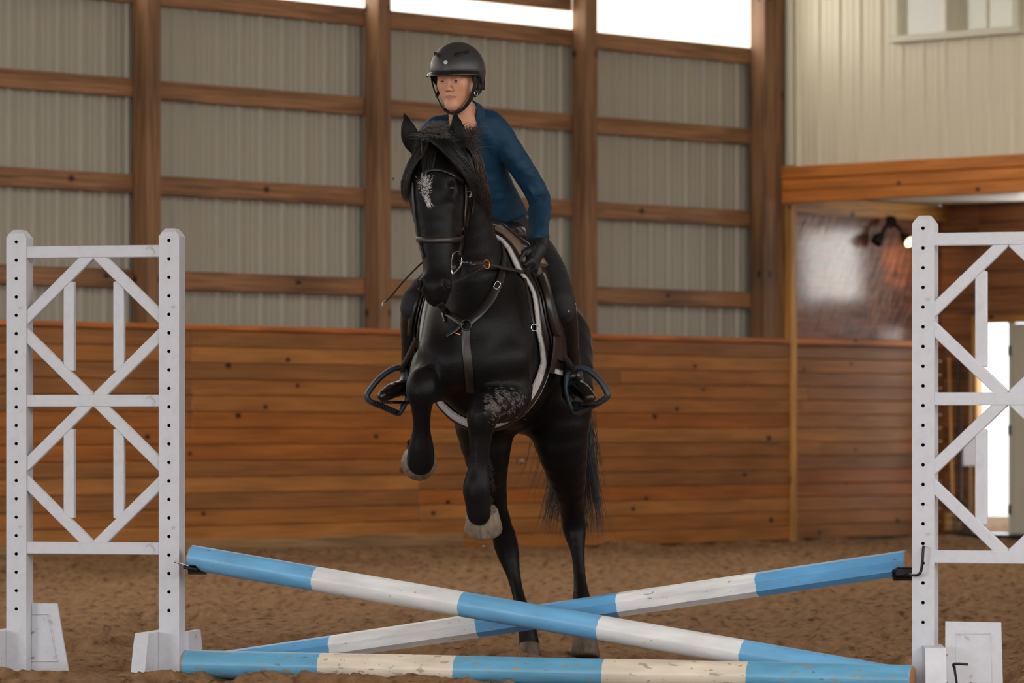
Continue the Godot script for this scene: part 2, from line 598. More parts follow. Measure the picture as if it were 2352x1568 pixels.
func build_end_wall() -> void:
	var w := structure("wall_right", "upper end wall of cream ribbed steel above a pine board beam", "wall")
	# sheets lie in the plane x = 0, running along +z; window opening in the upper part
	var wz0 := 1.40; var wz1 := 2.66; var wy := 4.315
	var turn := Basis(Vector3.UP, -PI / 2.0)   # local x -> +z of the arena, local z -> -x
	for i in 10:
		var z0 := i * 0.9144
		var z1 := z0 + 0.912
		# cut at the window
		for piece in [[z0, minf(z1, wz0), 3.28, 5.2], [maxf(z0, wz0), minf(z1, wz1), 3.28, wy], [maxf(z0, wz1), z1, 3.28, 5.2]]:
			if piece[1] - piece[0] > 0.01:
				part("siding_panel", siding_sheet(piece[1] - piece[0], piece[3] - piece[2], fmod(piece[0] - 0.03 + 0.2286, 0.2286)), M.siding_cream, w, arena * Transform3D(turn, Vector3(-0.012, piece[2], piece[0])))
	part("backing", bevel_box(Vector3(0.08, 2.2, 1.38), 0.004), M.steel_white, w, arena * at(0.06, 4.4, 0.70))
	part("backing", bevel_box(Vector3(0.08, 1.03, 1.26), 0.004), M.steel_white, w, arena * at(0.06, 3.80, 2.03))
	part("backing", bevel_box(Vector3(0.08, 2.2, 22.9), 0.004), M.steel_white, w, arena * at(0.06, 4.4, 14.1))
	part("corner_trim", bevel_box(Vector3(0.05, 2.0, 0.05), 0.004), M.white_trim, w, arena * at(-0.045, 4.29, 0.235))
	# beam of three boards
	for k in 3:
		for j in 2:
			var m := bevel_box(Vector3(4.86, 0.104, 0.04), 0.007, Vector2(0.37 * k + 1.1 * j + 0.2, 0.21 * k + 0.07))
			part("beam_board", m, M.beam, w, arena * Transform3D(turn, Vector3(-0.055 - (0.012 if k == 2 else 0.0), 2.962 + 0.052 + k * 0.107, 2.43 + j * 4.87)))
	part("beam_core", bevel_box(Vector3(23.0, 0.30, 0.14), 0.004), M.beam, w, arena * Transform3D(turn, Vector3(0.04, 3.12, 11.6)))
	# viewing window in the upper wall
	var v := structure("window_3", "white framed viewing window high in the cream end wall", "window", arena * Transform3D(turn, Vector3(0, 0, 0)))
	# in its own axes: x along the wall, z towards the arena
	var cx := (wz0 + wz1) / 2.0; var ww := wz1 - wz0
	part("sill", bevel_box(Vector3(ww + 0.12, 0.06, 0.09), 0.006), M.white_trim, v, at(cx, wy - 0.0, 0.05))
	part("frame", bevel_box(Vector3(0.06, 0.86, 0.06), 0.005), M.white_trim, v, at(wz0 + 0.0, wy + 0.45, 0.045))
	part("frame", bevel_box(Vector3(0.06, 0.86, 0.06), 0.005), M.white_trim, v, at(wz1 - 0.0, wy + 0.45, 0.045))
	part("mullion", bevel_box(Vector3(0.022, 0.86, 0.03), 0.003), M.white_trim, v, at(wz0 + 0.93, wy + 0.45, 0.0))
	part("pane", bevel_box(Vector3(0.88, 0.84, 0.006), 0.001), M.pane, v, at(wz0 + 0.47, wy + 0.45, 0.0))
	part("pane", bevel_box(Vector3(0.32, 0.84, 0.006), 0.001), M.pane, v, at(wz1 - 0.18, wy + 0.45, 0.0))

func build_passage() -> void:
	# the long wall goes on past the end wall, under the viewing room
	var w := structure("wall_back", "passage wall of glossy brown plywood above orange boards", "wall")
	var L := 2.45
	for k in 14:
		board_row(w, "plank", 0.13, L, 0.02 + k * 0.1225, 0.1225, 0.02, 0.04, "kick", 300 + k)
	part("ledge", bevel_box(Vector3(L - 0.1, 0.06, 0.12), 0.008), M.cap, w, arena * at(L / 2.0 + 0.07, 1.765, 0.04))
	part("plywood_sheet", bevel_box(Vector3(1.22, 1.22, 0.02), 0.002, Vector2(0.3, 0.1)), M.plywood_gloss, w, arena * at(0.74, 2.395, 0.0))
	part("plywood_sheet", bevel_box(Vector3(1.09, 1.22, 0.02), 0.002, Vector2(1.3, 0.3)), M.plywood_gloss, w, arena * at(1.897, 2.395, 0.0))
	part("header_board", bevel_box(Vector3(4.4, 0.15, 0.05), 0.006, Vector2(0.9, 0.2)), M.honey, w, arena * at(2.2, 2.965, 0.06))
	part("outer_wall", bevel_box(Vector3(L + 0.1, 5.2, 0.1), 0.004), M.steel_white, w, arena * at(L / 2.0 - 0.02, 2.6, -0.1))
	part("trim_post", upright(0.075, 2.95, 0.20, 0.006, Vector2(0.1, 0.4)), M.honey, w, arena * at(0.012, 1.475, 0.13))
	# ceiling of the passage
	var c := structure("ceiling_1", "pale grey soffit over the passage under the viewing room", "ceiling", arena)
	part("soffit", bevel_box(Vector3(2.42, 0.06, 24.0), 0.004), M.steel_white, c, at(1.26, 3.08, 12.0))
	# far end wall of the passage, with the door to outdoors
	var e := structure("wall_end", "brown plywood passage wall round a bright doorway", "wall")
	var turn := Basis(Vector3.UP, -PI / 2.0)
	var dz0 := 0.43; var dz1 := 1.30; var dh := 1.96
	var tz0 := 0.96; var tz1 := 1.62; var ty0 := 2.20; var ty1 := 2.86    # opening of the transom window
	var sheets := [[0.0, dz0, 0.0, 3.06], [dz0, tz0, dh, 3.06], [tz0, tz1, dh, ty0], [tz0, tz1, ty1, 3.06], [dz1, tz1, 0.0, dh], [tz1, 24.0, 0.0, 3.06]]
	for q in sheets:
		part("plywood_sheet", bevel_box(Vector3(q[1] - q[0], q[3] - q[2], 0.06), 0.003, Vector2(q[0], q[2])), M.plywood, e, arena * Transform3D(turn, Vector3(L, (q[2] + q[3]) / 2.0, (q[0] + q[1]) / 2.0)))
	# window that shines on the glossy plywood
	var wn := structure("window_4", "bright transom window above the passage door", "window", arena * Transform3D(turn, Vector3(L, 0, 0)))
	part("light_panel", bevel_box(Vector3(tz1 - tz0, ty1 - ty0, 0.012), 0.002), M.panel_clear, wn, at((tz0 + tz1) / 2.0, (ty0 + ty1) / 2.0, 0.0))
	part("mullion", bevel_box(Vector3(0.03, ty1 - ty0, 0.03), 0.003), M.white_trim, wn, at((tz0 + tz1) / 2.0 + 0.08, (ty0 + ty1) / 2.0, 0.02))
	area_light("transom_light", arena * Transform3D(Basis(Vector3.UP, PI / 2.0), Vector3(L - 0.05, (ty0 + ty1) / 2.0, (tz0 + tz1) / 2.0)), tz1 - tz0 - 0.04, ty1 - ty0 - 0.04, 1.0, Color(0.97, 0.98, 1.0))
	area_light("doorway_light", arena * Transform3D(Basis(Vector3.UP, PI / 2.0), Vector3(L + 0.06, dh / 2.0, 0.59)), 0.32, dh - 0.1, 1.0, Color(0.97, 0.98, 1.0))
	# doorway: one leaf stands open outwards, the other is shut
	var d := structure("door_1", "white double door in the passage with one leaf open to daylight", "door", arena * Transform3D(turn, Vector3(L, 0, 0)))
	part("jamb", upright(0.05, dh + 0.04, 0.10, 0.004), M.honey, d, at(dz0 - 0.02, dh / 2.0, 0.02))
	part("jamb", upright(0.05, dh + 0.04, 0.10, 0.004), M.white_trim, d, at(dz1 + 0.02, dh / 2.0, 0.02))
	part("head_jamb", bevel_box(Vector3(dz1 - dz0 + 0.09, 0.07, 0.09), 0.004), M.honey, d, at((dz0 + dz1) / 2.0, dh + 0.03, 0.03))
	part("mullion", bevel_box(Vector3(0.045, dh, 0.06), 0.004), M.white_trim, d, at(0.785, dh / 2.0, 0.0))
	var shut := part("leaf", bevel_box(Vector3(dz1 - 0.82, dh - 0.03, 0.04), 0.004), M.white_trim, d, at((dz1 + 0.81) / 2.0, dh / 2.0, 0.0))
	var leaf := part("leaf", bevel_box(Vector3(0.04, dh - 0.03, 0.36), 0.004), M.white_trim, d, at(0.755, dh / 2.0, -0.24))
	for y in [-0.72, 0.0, 0.72]:
		part("hinge", bevel_box(Vector3(0.03, 0.09, 0.03), 0.003), M.dark_metal, shut, at(0.785 - (dz1 + 0.81) / 2.0, y, 0.035))
		part("hinge", bevel_box(Vector3(0.02, 0.09, 0.03), 0.003), M.dark_metal, leaf, at(-0.01, y, 0.19))
	# ground and screen of sky outdoors come from the sky itself; a strip of gravel lies in front of the door
	part("threshold", bevel_box(Vector3(1.1, 0.05, 0.5), 0.01), M.dark_metal, d, at((dz0 + dz1) / 2.0, 0.02, 0.15))
	# twin flood lamp under the header
	var f := thing("flood_lamp", "black twin-head flood lamp with one head glowing on the plywood", "lamp")
	var base := P(2047, 510, 37.55)
	f.position = base
	part("mount", lathe([Vector2(0.05, -0.03), Vector2(0.055, 0.0), Vector2(0.05, 0.03)], 14), M.dark_metal, f, Transform3D(Basis(Vector3.RIGHT, 1.2), Vector3(0, 0, 0)))
	for s in [-1.0, 1.0]:
		var dir := Vector3(s * 0.55, -0.75, 0.45).normalized()
		if s > 0: dir = Vector3(0.55, -0.65, 0.62).normalized()
		var b := Basis(Quaternion(Vector3.UP, -dir))
		part("arm", tube([Vector3(0, -0.01, 0.03), Vector3(s * 0.05, -0.04, 0.07), Vector3(s * 0.085, -0.09, 0.09)], 0.018, 8), M.dark_metal, f)
		var head := part("lamp_head", lathe([Vector2(0.052, -0.085), Vector2(0.058, -0.08), Vector2(0.05, -0.02), Vector2(0.03, 0.02), Vector2(0.012, 0.04)], 16), M.dark_metal, f, Transform3D(b, Vector3(s * 0.105, -0.13, 0.10)))
		if s > 0:
			var glow := mat(Color(1, 0.93, 0.8), 0.4)
			glow.emission_enabled = true; glow.emission = Color(1, 0.86, 0.62); glow.emission_energy_multiplier = 5.0
			part("lamp_glass", lathe([Vector2(0.045, -0.096), Vector2(0.05, -0.088), Vector2(0.048, -0.084)], 16), glow, head)
			var l := SpotLight3D.new()
			l.name = "flood_lamp_beam"
			add_child(l)
			l.position = base + Vector3(s * 0.105, -0.13, 0.10) + dir * 0.12
			l.look_at_from_position(l.position, P(2062, 610, 38.0), Vector3.UP)
			l.spot_angle = 48.0; l.spot_angle_attenuation = 1.0; l.light_energy = 0.35; l.spot_range = 40.0
			l.light_size = 0.04; l.light_color = Color(1.0, 0.80, 0.55); l.shadow_enabled = true
	# tools leaning in the corner by the door
	var tools := [["broom", "wooden handled broom leaning by the doorway", 2188, 0.0], ["pitchfork", "dark pitchfork leaning by the white doorway", 2206, 0.06], ["shovel", "grey bladed shovel hanging beside the doorway", 2226, 0.1]]
	for k in 3:
		var t: Array = tools[k]
		var g := thing(t[0], t[1], "tool")
		var foot := P(t[2], 1222, 37.9 - t[3])
		var top := P(t[2] - 8 + 5 * k, 820, 38.05 - t[3])
		g.position = foot
		part("handle", tube([Vector3(0, 0.1, 0), (top - foot)], 0.016, 7), M.honey if k == 0 else M.dark_metal if k == 1 else M.sill, g)
		if k == 0: part("bristles", bevel_box(Vector3(0.16, 0.16, 0.06), 0.02), M.honey, g, at(0, 0.09, 0))
		elif k == 1:
			for q in 5: part("tine", tube([Vector3((q - 2) * 0.03, 0.0, 0.02), Vector3((q - 2) * 0.03, 0.22, 0), Vector3(0, 0.3, 0)], 0.006, 5), M.dark_metal, g)
		else: part("blade", bevel_box(Vector3(0.13, 0.3, 0.02), 0.01), M.zinc, g, at(0, 0.75, 0.03))

func build_shell() -> void:
	# the rest of the hall, out of the frame: far walls, roof, great door and the opposite light strip
	var W := 26.0
	var w := structure("wall_front", "opposite long wall of the arena behind the viewer", "wall", arena)
	part("kick_wall", bevel_box(Vector3(50.5, 1.8, 0.08), 0.004), M.kick0, w, at(-22.8, 0.9, W))
	part("steel_lining", bevel_box(Vector3(50.5, 2.55, 0.1), 0.004), M.siding, w, at(-22.8, 3.07, W + 0.04))
	var s := structure("window_5", "white translucent light strip under the opposite eaves", "window", arena)
	part("light_panel", bevel_box(Vector3(50.5, 0.86, 0.012), 0.002), M.panel, s, at(-22.8, 4.775, W))
	area_light("opposite_strip_light", arena * Transform3D(Basis(), Vector3(-24, 4.745, W - 0.03)), 47.6, 0.84, 3.6, Color(0.97, 0.985, 1.0))
	# far end wall with a wide open door
	var e := structure("wall_far", "end wall of the arena with its wide doorway", "wall", arena)
	part("steel_lining", bevel_box(Vector3(0.1, 5.2, 9.0), 0.004), M.siding, e, at(-48, 2.6, 4.4))
	part("steel_lining", bevel_box(Vector3(0.1, 5.2, 8.0), 0.004), M.siding, e, at(-48, 2.6, 22.1))
	part("steel_lining", bevel_box(Vector3(0.1, 0.9, 9.4), 0.004), M.siding, e, at(-48, 4.75, 13.5))
	area_light("great_door_light", arena * Transform3D(Basis(Vector3.UP, -PI / 2.0), Vector3(-47.9, 2.15, 13.5)), 9.1, 4.2, 4.5, Color(0.92, 0.96, 1.0))
	var c := structure("ceiling", "white steel roof lining over the arena", "ceiling", arena)
	part("roof_lining", bevel_box(Vector3(51.0, 0.1, 4.7), 0.004), M.steel_white, c, at(-22.7, 5.25, 2.1))
	part("roof_lining", bevel_box(Vector3(51.0, 0.1, 6.3), 0.004), M.steel_white, c, at(-22.7, 5.25, 23.2))
	part("roof_lining", bevel_box(Vector3(51.0, 0.1, 12.6), 0.004), M.steel_white, c, at(-22.7, 5.25, 12.25))
	var rl := structure("window_6", "added unseen white skylight row along the roof, lighting the long wall side", "window", arena)  # skylight added out of view to give light from above
	part("light_panel", bevel_box(Vector3(51.0, 0.02, 1.5), 0.004), M.panel, rl, at(-22.7, 5.24, 5.2))
	area_light("added_skylight_row", arena * Transform3D(Basis(Vector3.RIGHT, -PI / 2.0), Vector3(-24, 5.2, 5.2)), 47.0, 1.4, 0.6, Color(1.0, 0.985, 0.96))
	var rl2 := structure("window_7", "added unseen white skylight row along the roof above the viewer, lighting the fence", "window", arena)  # second unseen skylight row, added to brighten the foreground
	part("light_panel", bevel_box(Vector3(51.0, 0.02, 1.5), 0.004), M.panel, rl2, at(-22.7, 5.24, 19.3))
	area_light("added_skylight_row_far", arena * Transform3D(Basis(Vector3.RIGHT, -PI / 2.0), Vector3(-24, 5.2, 19.3)), 47.0, 1.4, 2.2, Color(0.98, 0.99, 1.0))
	var room := structure("wall_room", "pale lining of the viewing room behind the high window", "wall", arena)
	part("lining", bevel_box(Vector3(0.06, 2.1, 24.3), 0.004), M.siding_cream, room, at(2.5, 4.15, 11.9))
	part("roof_lining", bevel_box(Vector3(2.7, 0.08, 24), 0.004), M.siding_cream, room, at(1.3, 5.24, 12.0))
	var rs := structure("window_8", "added glowing panels inside the viewing room behind the high window", "window", arena)  # glowing panels added to put bright white behind the viewing window
	part("light_panel", bevel_box(Vector3(0.7, 0.34, 0.012), 0.002), M.panel, rs, at(0.62, 4.55, 0.01))
	part("light_panel", bevel_box(Vector3(0.7, 0.34, 0.012), 0.002), M.panel, rs, at(0.62, 4.97, 0.01))
	# lamp added out of view to brighten the viewing room
	var glow := mat(Color(0.95, 0.93, 0.88), 0.5)
	glow.emission_enabled = true; glow.emission = Color(1, 0.93, 0.78); glow.emission_energy_multiplier = 1.5
	var vl := thing("added_ceiling_lamp", "added flat lamp out of view, brightening the viewing room", "lamp")
	vl.transform = arena * at(1.5, 5.16, 2.2)
	part("diffuser", bevel_box(Vector3(0.6, 0.04, 1.2), 0.01), glow, vl)
	area_light("added_room_light", arena * Transform3D(Basis(Vector3.RIGHT, -PI / 2.0), Vector3(1.5, 5.12, 2.2)), 0.6, 1.2, 3.0, Color(1, 0.94, 0.80))


# ---------------------------------------------------------------- the fence
const HALF := 0.331   # half the spacing of a standard's posts

func pole_paint(seed_: int, bands: Array, blue: Color, white: Color, wear: float) -> StandardMaterial3D:
	# u along the pole in 0..1, v round it; bands of paint with chipped spots
	var w := 1536; var h := 128
	var im := Image.create(w, h, false, Image.FORMAT_RGB8)
	var n := FastNoiseLite.new(); n.seed = seed_; n.frequency = 0.03; n.fractal_octaves = 4
	var n2 := FastNoiseLite.new(); n2.seed = seed_ + 5; n2.frequency = 0.02; n2.fractal_octaves = 3
	for x in w:
		for y in h:
			var a := TAU * y / h
			var edge := n.get_noise_3d(cos(a) * 14.0, sin(a) * 14.0, 400.0) * 0.0035
			var u := float(x) / w + edge
			var b := 0
			for e: float in bands:
				if u > e: b += 1
			var c := blue if b % 2 == 0 else white
			var s := n2.get_noise_3d(x * 0.35, cos(a) * 40.0, sin(a) * 40.0)
			c = c * (1.0 + 0.10 * s)
			var d := n.get_noise_3d(x * 0.7, cos(a) * 60.0, sin(a) * 60.0)
			if d > 0.62 - wear * 0.22: c = c.lerp(Color(0.64, 0.56, 0.46), 0.7)
			elif d < -0.64 + wear * 0.12: c = c.lerp(Color(0.38, 0.34, 0.31), 0.5)
			if x < 3: c = Color(0.66, 0.45, 0.32)
			elif u < 0.003 or u > 0.997: c = c.lerp(Color(0.6, 0.47, 0.36), 0.5)
			im.set_pixel(x, y, Color(clampf(c.r, 0, 1), clampf(c.g, 0, 1), clampf(c.b, 0, 1)))
	var m := mat(Color(1, 1, 1), 0.38)
	m.albedo_texture = ImageTexture.create_from_image(im)
	return m

func pole_mesh(length: float, r: float, sides: int, turn: float) -> ArrayMesh:
	# along +x, uv u 0..1 along, v round
	var st := new_st()
	var stations := [0.0, 0.004, 0.0045]
	for k in range(1, 24): stations.append(length * k / 24.0)
	stations.append_array([length - 0.0045, length - 0.004, length])
	var n := FastNoiseLite.new(); n.frequency = 1.2; n.seed = sides
	for i in stations.size() - 1:
		for j in sides:
			var v := []
			for q in [[i, j], [i, j + 1], [i + 1, j + 1], [i + 1, j]]:
				var x: float = stations[q[0]]
				var rr := r * (1.0 + 0.03 * n.get_noise_1d(x)) - (0.005 if x < 0.002 or x > length - 0.002 else 0.0)
				var a: float = TAU * q[1] / sides + turn
				v.append([Vector3(x, sin(a) * rr, cos(a) * rr), Vector2(x / length, float(q[1]) / sides)])
			st.set_smooth_group(0 if sides > 10 else -1)
			quad(st, v[0][0], v[3][0], v[2][0], v[1][0], v[0][1], v[3][1], v[2][1], v[1][1])
	for e in 2:
		var x := 0.0 if e == 0 else length
		st.set_smooth_group(-1)
		for j in sides:
			var a0 := TAU * j / sides + turn; var a1 := TAU * (j + 1) / sides + turn
			var rr := r - 0.005
			var p := Vector3(x, sin(a0) * rr, cos(a0) * rr); var q := Vector3(x, sin(a1) * rr, cos(a1) * rr)
			for v: Vector3 in ([Vector3(x, 0, 0), p, q] if e == 0 else [Vector3(x, 0, 0), q, p]):
				st.set_uv(Vector2(0.0008, 0.5)); st.add_vertex(v)
	st.generate_normals()
	return st.commit()

func lay_pole(called: String, label: String, a: Vector3, b: Vector3, r: float, sides: int, turn: float, paint: Material) -> void:
	var o := thing(called, label, "pole", a, "blue and white poles of the fence")
	var d := b - a
	var x := d.normalized()
	var z := x.cross(Vector3.UP).normalized() * 1.0
	var y := z.cross(x)
	part("pole", pole_mesh(d.length(), r, sides, turn), paint, o, Transform3D(Basis(x, y, z), Vector3.ZERO))

func standard(called: String, label: String, foot: Vector3, turn: float) -> Node3D:
	# two drilled posts joined by rails and diamond lattice; origin midway between the posts, x along the frame, z to the front
	var o := thing(called, label, "jump standard", foot, "white jump standards")
	o.rotation.y = turn
	var half := HALF
	var pw := 0.087
	for s in [-1.0, 1.0]:
		# post with a chamfered top, drilled through every three inches
		var c := CSGCombiner3D.new()
		c.name = "post"
		o.add_child(c, true)
		c.position = Vector3(s * half, 0, 0)
		var body := CSGPolygon3D.new()
		body.name = "timber"
		body.polygon = PackedVector2Array([Vector2(-pw / 2, -0.03), Vector2(pw / 2, -0.03), Vector2(pw / 2, 1.795), Vector2(pw / 2 - 0.024, 1.828), Vector2(-pw / 2 + 0.024, 1.828), Vector2(-pw / 2, 1.795)])
		body.depth = pw
		body.position = Vector3(0, 0, pw / 2)
		body.material = M.white_paint
		c.add_child(body)
		for q in [-1.0, 1.0]:
			var cut := CSGBox3D.new()
			cut.name = "top_cut"
			cut.size = Vector3(0.3, 0.06, 0.06)
			cut.operation = CSGShape3D.OPERATION_SUBTRACTION
			cut.position = Vector3(0, 1.842, q * (pw / 2 + 0.012))
			cut.rotation.x = q * PI / 4.0
			cut.material = M.white_paint
			c.add_child(cut, true)
		for k in 21:
			var hole := CSGCylinder3D.new()
			hole.name = "hole"
			hole.radius = 0.0072
			hole.height = 0.07
			hole.sides = 10
			hole.operation = CSGShape3D.OPERATION_SUBTRACTION
			hole.rotation.x = PI / 2.0
			hole.position = Vector3(0, 1.778 - k * 0.0762, pw / 2)
			hole.material = M.hole
			c.add_child(hole, true)
	# rails
	var iw := half * 2.0 - pw
	for y in [1.735, 1.118, 0.508]:
		part("rail", bevel_box(Vector3(iw + 0.05, 0.05, 0.030), 0.003, Vector2(y, 0)), M.white_paint, o, at(0, y, pw / 2 - 0.022))
	# lattice: a diamond in each half, with two uprights
	for y0 in [0.533, 1.143]:
		var hgt := 0.567
		var cy: float = y0 + hgt / 2.0
		for sx in [-1.0, 1.0]:
			for sy in [-1.0, 1.0]:
				var a := Vector2(sx * (iw / 2.0 + 0.012), cy + sy * 0.028)
				var b := Vector2(sx * 0.022, cy + sy * (hgt / 2.0 + 0.006))
				var l := a.distance_to(b)
				var ang := (b - a).angle()
				part("brace", bevel_box(Vector3(l + 0.02, 0.046, 0.028), 0.003, Vector2(y0, sx * 0.3)), M.white_paint, o, Transform3D(Basis(Vector3.BACK, ang), Vector3((a.x + b.x) / 2.0, (a.y + b.y) / 2.0, pw / 2 - 0.024)))
			part("upright", bevel_box(Vector3(0.046, 0.37, 0.028), 0.003, Vector2(y0, sx)).duplicate(), M.white_paint, o, at(sx * 0.108, cy, pw / 2 - 0.03))
	return o

func build_jump() -> void:
	var sky := Color(0.44, 0.69, 0.86)
	var off := Color(0.90, 0.90, 0.90)
	# standards
	var lp := P(219.5, 1537, 17.24); lp.y = 0.0
	var ls := standard("jump_standard", "white jump standard holding the high end of the round crossing pole", lp, 0.0)
	var rp := P(2125, 1540, 16.13); rp.y = 0.0
	var rturn := deg_to_rad(16.7)
	rp += Vector3(cos(rturn), 0, sin(rturn)) * HALF
	rp.y = 0.0
	var rs := standard("jump_standard", "white jump standard holding the high end of the flat sided pole", rp, -rturn)
	ls.rotation.y = -atan2(0.127, 0.57)
	feet(ls, true)
	feet(rs, false)
	# the poles
	var za := 17.16; var zb := 16.20
	var round_paint := pole_paint(5, [0.187, 0.400, 0.597, 0.795], sky, off, 0.1)
	lay_pole("crossing_pole", "round blue and white pole lying on top of the cross", P(437, 1279, 17.10), P(2052, 1558, 16.13), 0.051, 48, 0.0, round_paint)
	var flat_paint := pole_paint(15, [0.182, 0.398, 0.600, 0.795], Color(0.40, 0.66, 0.85), off, 0.25)
	lay_pole("octagonal_pole", "flat sided blue and white pole crossing underneath", P(486, 1526, 17.33), P(2085, 1291, 16.32), 0.050, 8, PI / 8.0 * 0.0 + 0.2, flat_paint)
	var old_paint := pole_paint(31, [0.197, 0.388, 0.592, 0.785], Color(0.40, 0.66, 0.80), Color(0.90, 0.85, 0.77), 0.9)
	var ga := P(424, 1513, 16.92); ga.y = 0.047
	var gb := P(2097, 1590, 15.85); gb.y = 0.047
	lay_pole("ground_pole", "worn blue and cream pole lying in the sand", ga, gb, 0.056, 48, 0.0, old_paint)
	# cups
	cup("jump_cup", "black jump cup under the high end of the round pole", P(440, 1292, 17.10), P(402, 1289, 17.04), false)
	cup("jump_cup", "black jump cup with a long pin holding the flat sided pole", P(2078, 1305, 16.25), P(2122, 1257, 16.06), true)
	# a pin left hanging on the board by the sand
	var pin := thing("jump_pin", "bent black steel pin by the white wing panel", "pin", P(2192, 1545, 15.75))
	part("rod", tube(smooth_path([Vector3(0, 0, 0) + Vector3(0.0, 0.02, 0), Vector3(-0.002, 0.035, 0.01), Vector3(0.05, 0.033, 0.012)], 4), 0.005, 8), M.black_iron, pin)
	part("rod", tube([Vector3(0.0, 0.022, 0), Vector3(0.012, -0.06, 0.0)], 0.005, 8), M.black_iron, pin)

func wing_panel(parent: Node3D, x: float, y_top: float, w0: float, w1: float, tilt: float, z: float) -> void:
	# plastic base panel with a raised border, fixed beside the post
	var out := PackedVector2Array([Vector2(0, -0.03), Vector2(w1, -0.03), Vector2(w0 + (w1 - w0) * 0.45, 0.13), Vector2(w0, y_top), Vector2(0, y_top)])
	var p := part("wing_panel", prism(out, -0.006, 0.006), M.white_paint, parent, Transform3D(Basis(Vector3.UP, tilt), Vector3(x, 0, z)))
	var inner := [Vector3(0.0, y_top - 0.045, 0.008), Vector3(w0 * 0.66, y_top - 0.045, 0.008), Vector3(w1 * 0.70, 0.035, 0.008), Vector3(0.0, 0.035, 0.008)]
	for k in 3:
		part("border", tube([inner[k], inner[k + 1]], 0.003, 6), M.white_paint, p)
	for y in [0.05, 0.155]:
		part("bolt", tube([Vector3(-0.02, y, 0.012), Vector3(0.012, y, 0.012)], 0.004, 6), M.zinc, p)

func feet(o: Node3D, is_left: bool) -> void:
	# splayed timber feet, fixed to the sides of the posts and running front to back
	var foot := PackedVector2Array([Vector2(-0.23, -0.05), Vector2(0.23, -0.05), Vector2(0.175, 0.12), Vector2(0.155, 0.165), Vector2(-0.155, 0.165), Vector2(-0.175, 0.12)])
	var turn := Basis(Vector3.UP, -PI / 2.0)
	if is_left:
		part("foot", prism(foot, -0.03, 0.03), M.white_paint, o, Transform3D(turn, Vector3(HALF - 0.0745, 0, 0.02)))
		part("foot", prism(PackedVector2Array([Vector2(-0.22, -0.05), Vector2(0.02, -0.05), Vector2(0.02, 0.165), Vector2(-0.15, 0.165)]), -0.012, 0.012), M.white_paint, o, Transform3D(turn, Vector3(HALF + 0.056, 0, -0.03)))
		part("foot", prism(foot, -0.03, 0.03), M.white_paint, o, Transform3D(turn, Vector3(-HALF - 0.0745, 0, 0.0)))
		wing_panel(o, -HALF + 0.045, 0.275, 0.110, 0.165, 0.0, -0.03)
	else:
		part("foot", prism(foot, -0.04, 0.04), M.white_paint, o, Transform3D(Basis(Vector3.UP, -PI / 2.0 + 0.25), Vector3(-HALF + 0.045, 0, 0.075)))
		var p := part("wing_panel", prism(PackedVector2Array([Vector2(0, -0.05), Vector2(0.222, -0.05), Vector2(0.214, 0.258), Vector2(0, 0.262)]), -0.006, 0.006), M.white_paint, o, Transform3D(Basis(Vector3.UP, 0.25), Vector3(-HALF + 0.098, 0.0, 0.10)))
		for e in [[Vector3(0.04, 0.215, 0.006), Vector3(0.175, 0.215, 0.006)], [Vector3(0.175, 0.215, 0.006), Vector3(0.182, -0.04, 0.006)], [Vector3(0.04, 0.215, 0.006), Vector3(0.044, -0.04, 0.006)]]:
			part("border", tube(e, 0.0022, 6), M.white_paint, p)
		for y in [0.03, 0.135]:
			part("bolt", tube([Vector3(-0.03, y, 0.01), Vector3(0.008, y, 0.01)], 0.004, 6), M.zinc, p)

func cup(called: String, label: String, c: Vector3, pin_at: Vector3, crank: bool) -> void:
	var o := thing(called, label, "jump cup", c, "jump cups")
	var d := pin_at - c
	# a shallow trough under the pole
	var rings := []
	for k in 2:
		var x := -0.012 + 0.075 * k if not crank else 0.03 - 0.075 * k
		var ring := PackedVector3Array()
		for j in 9:
			var a := PI + PI * 0.12 + PI * 0.76 * j / 8.0
			ring.append(Vector3(x, sin(a) * 0.060 + 0.012, cos(a) * 0.060))
		for j in 9:
			var a := PI + PI * 0.12 + PI * 0.76 * (8 - j) / 8.0
			ring.append(Vector3(x, sin(a) * 0.053 + 0.012, cos(a) * 0.053))
		rings.append(ring)
	part("trough", sweep(rings, true, true, false, false), M.black_iron, o)
	if crank:
		part("trough_rim", bevel_box(Vector3(0.09, 0.012, 0.014), 0.004), M.black_iron, o, at(-0.01, -0.008, 0.058))
		part("bracket", bevel_box(Vector3(0.078, 0.036, 0.05), 0.006), M.black_iron, o, at(-0.002, -0.012, 0.045))
		part("pin", tube(smooth_path([Vector3(0.0, -0.02, 0.07), Vector3(0.030, -0.019, d.z), Vector3(0.046, 0.004, d.z + 0.006), d + Vector3(-0.003, -0.006, 0.006), d + Vector3(0.002, 0.001, -0.02)], 5), 0.0058, 8), M.black_iron, o)
	else:
		part("bracket", bevel_box(Vector3(0.06, 0.014, 0.05), 0.004), M.black_iron, o, Transform3D(Basis(Vector3.BACK, -0.15), Vector3(0.0, -0.020, 0.05)))
		part("pin", tube([Vector3(-0.01, -0.012, 0.06), d + Vector3(0, 0, 0.02)], 0.0045, 8), M.zinc, o)

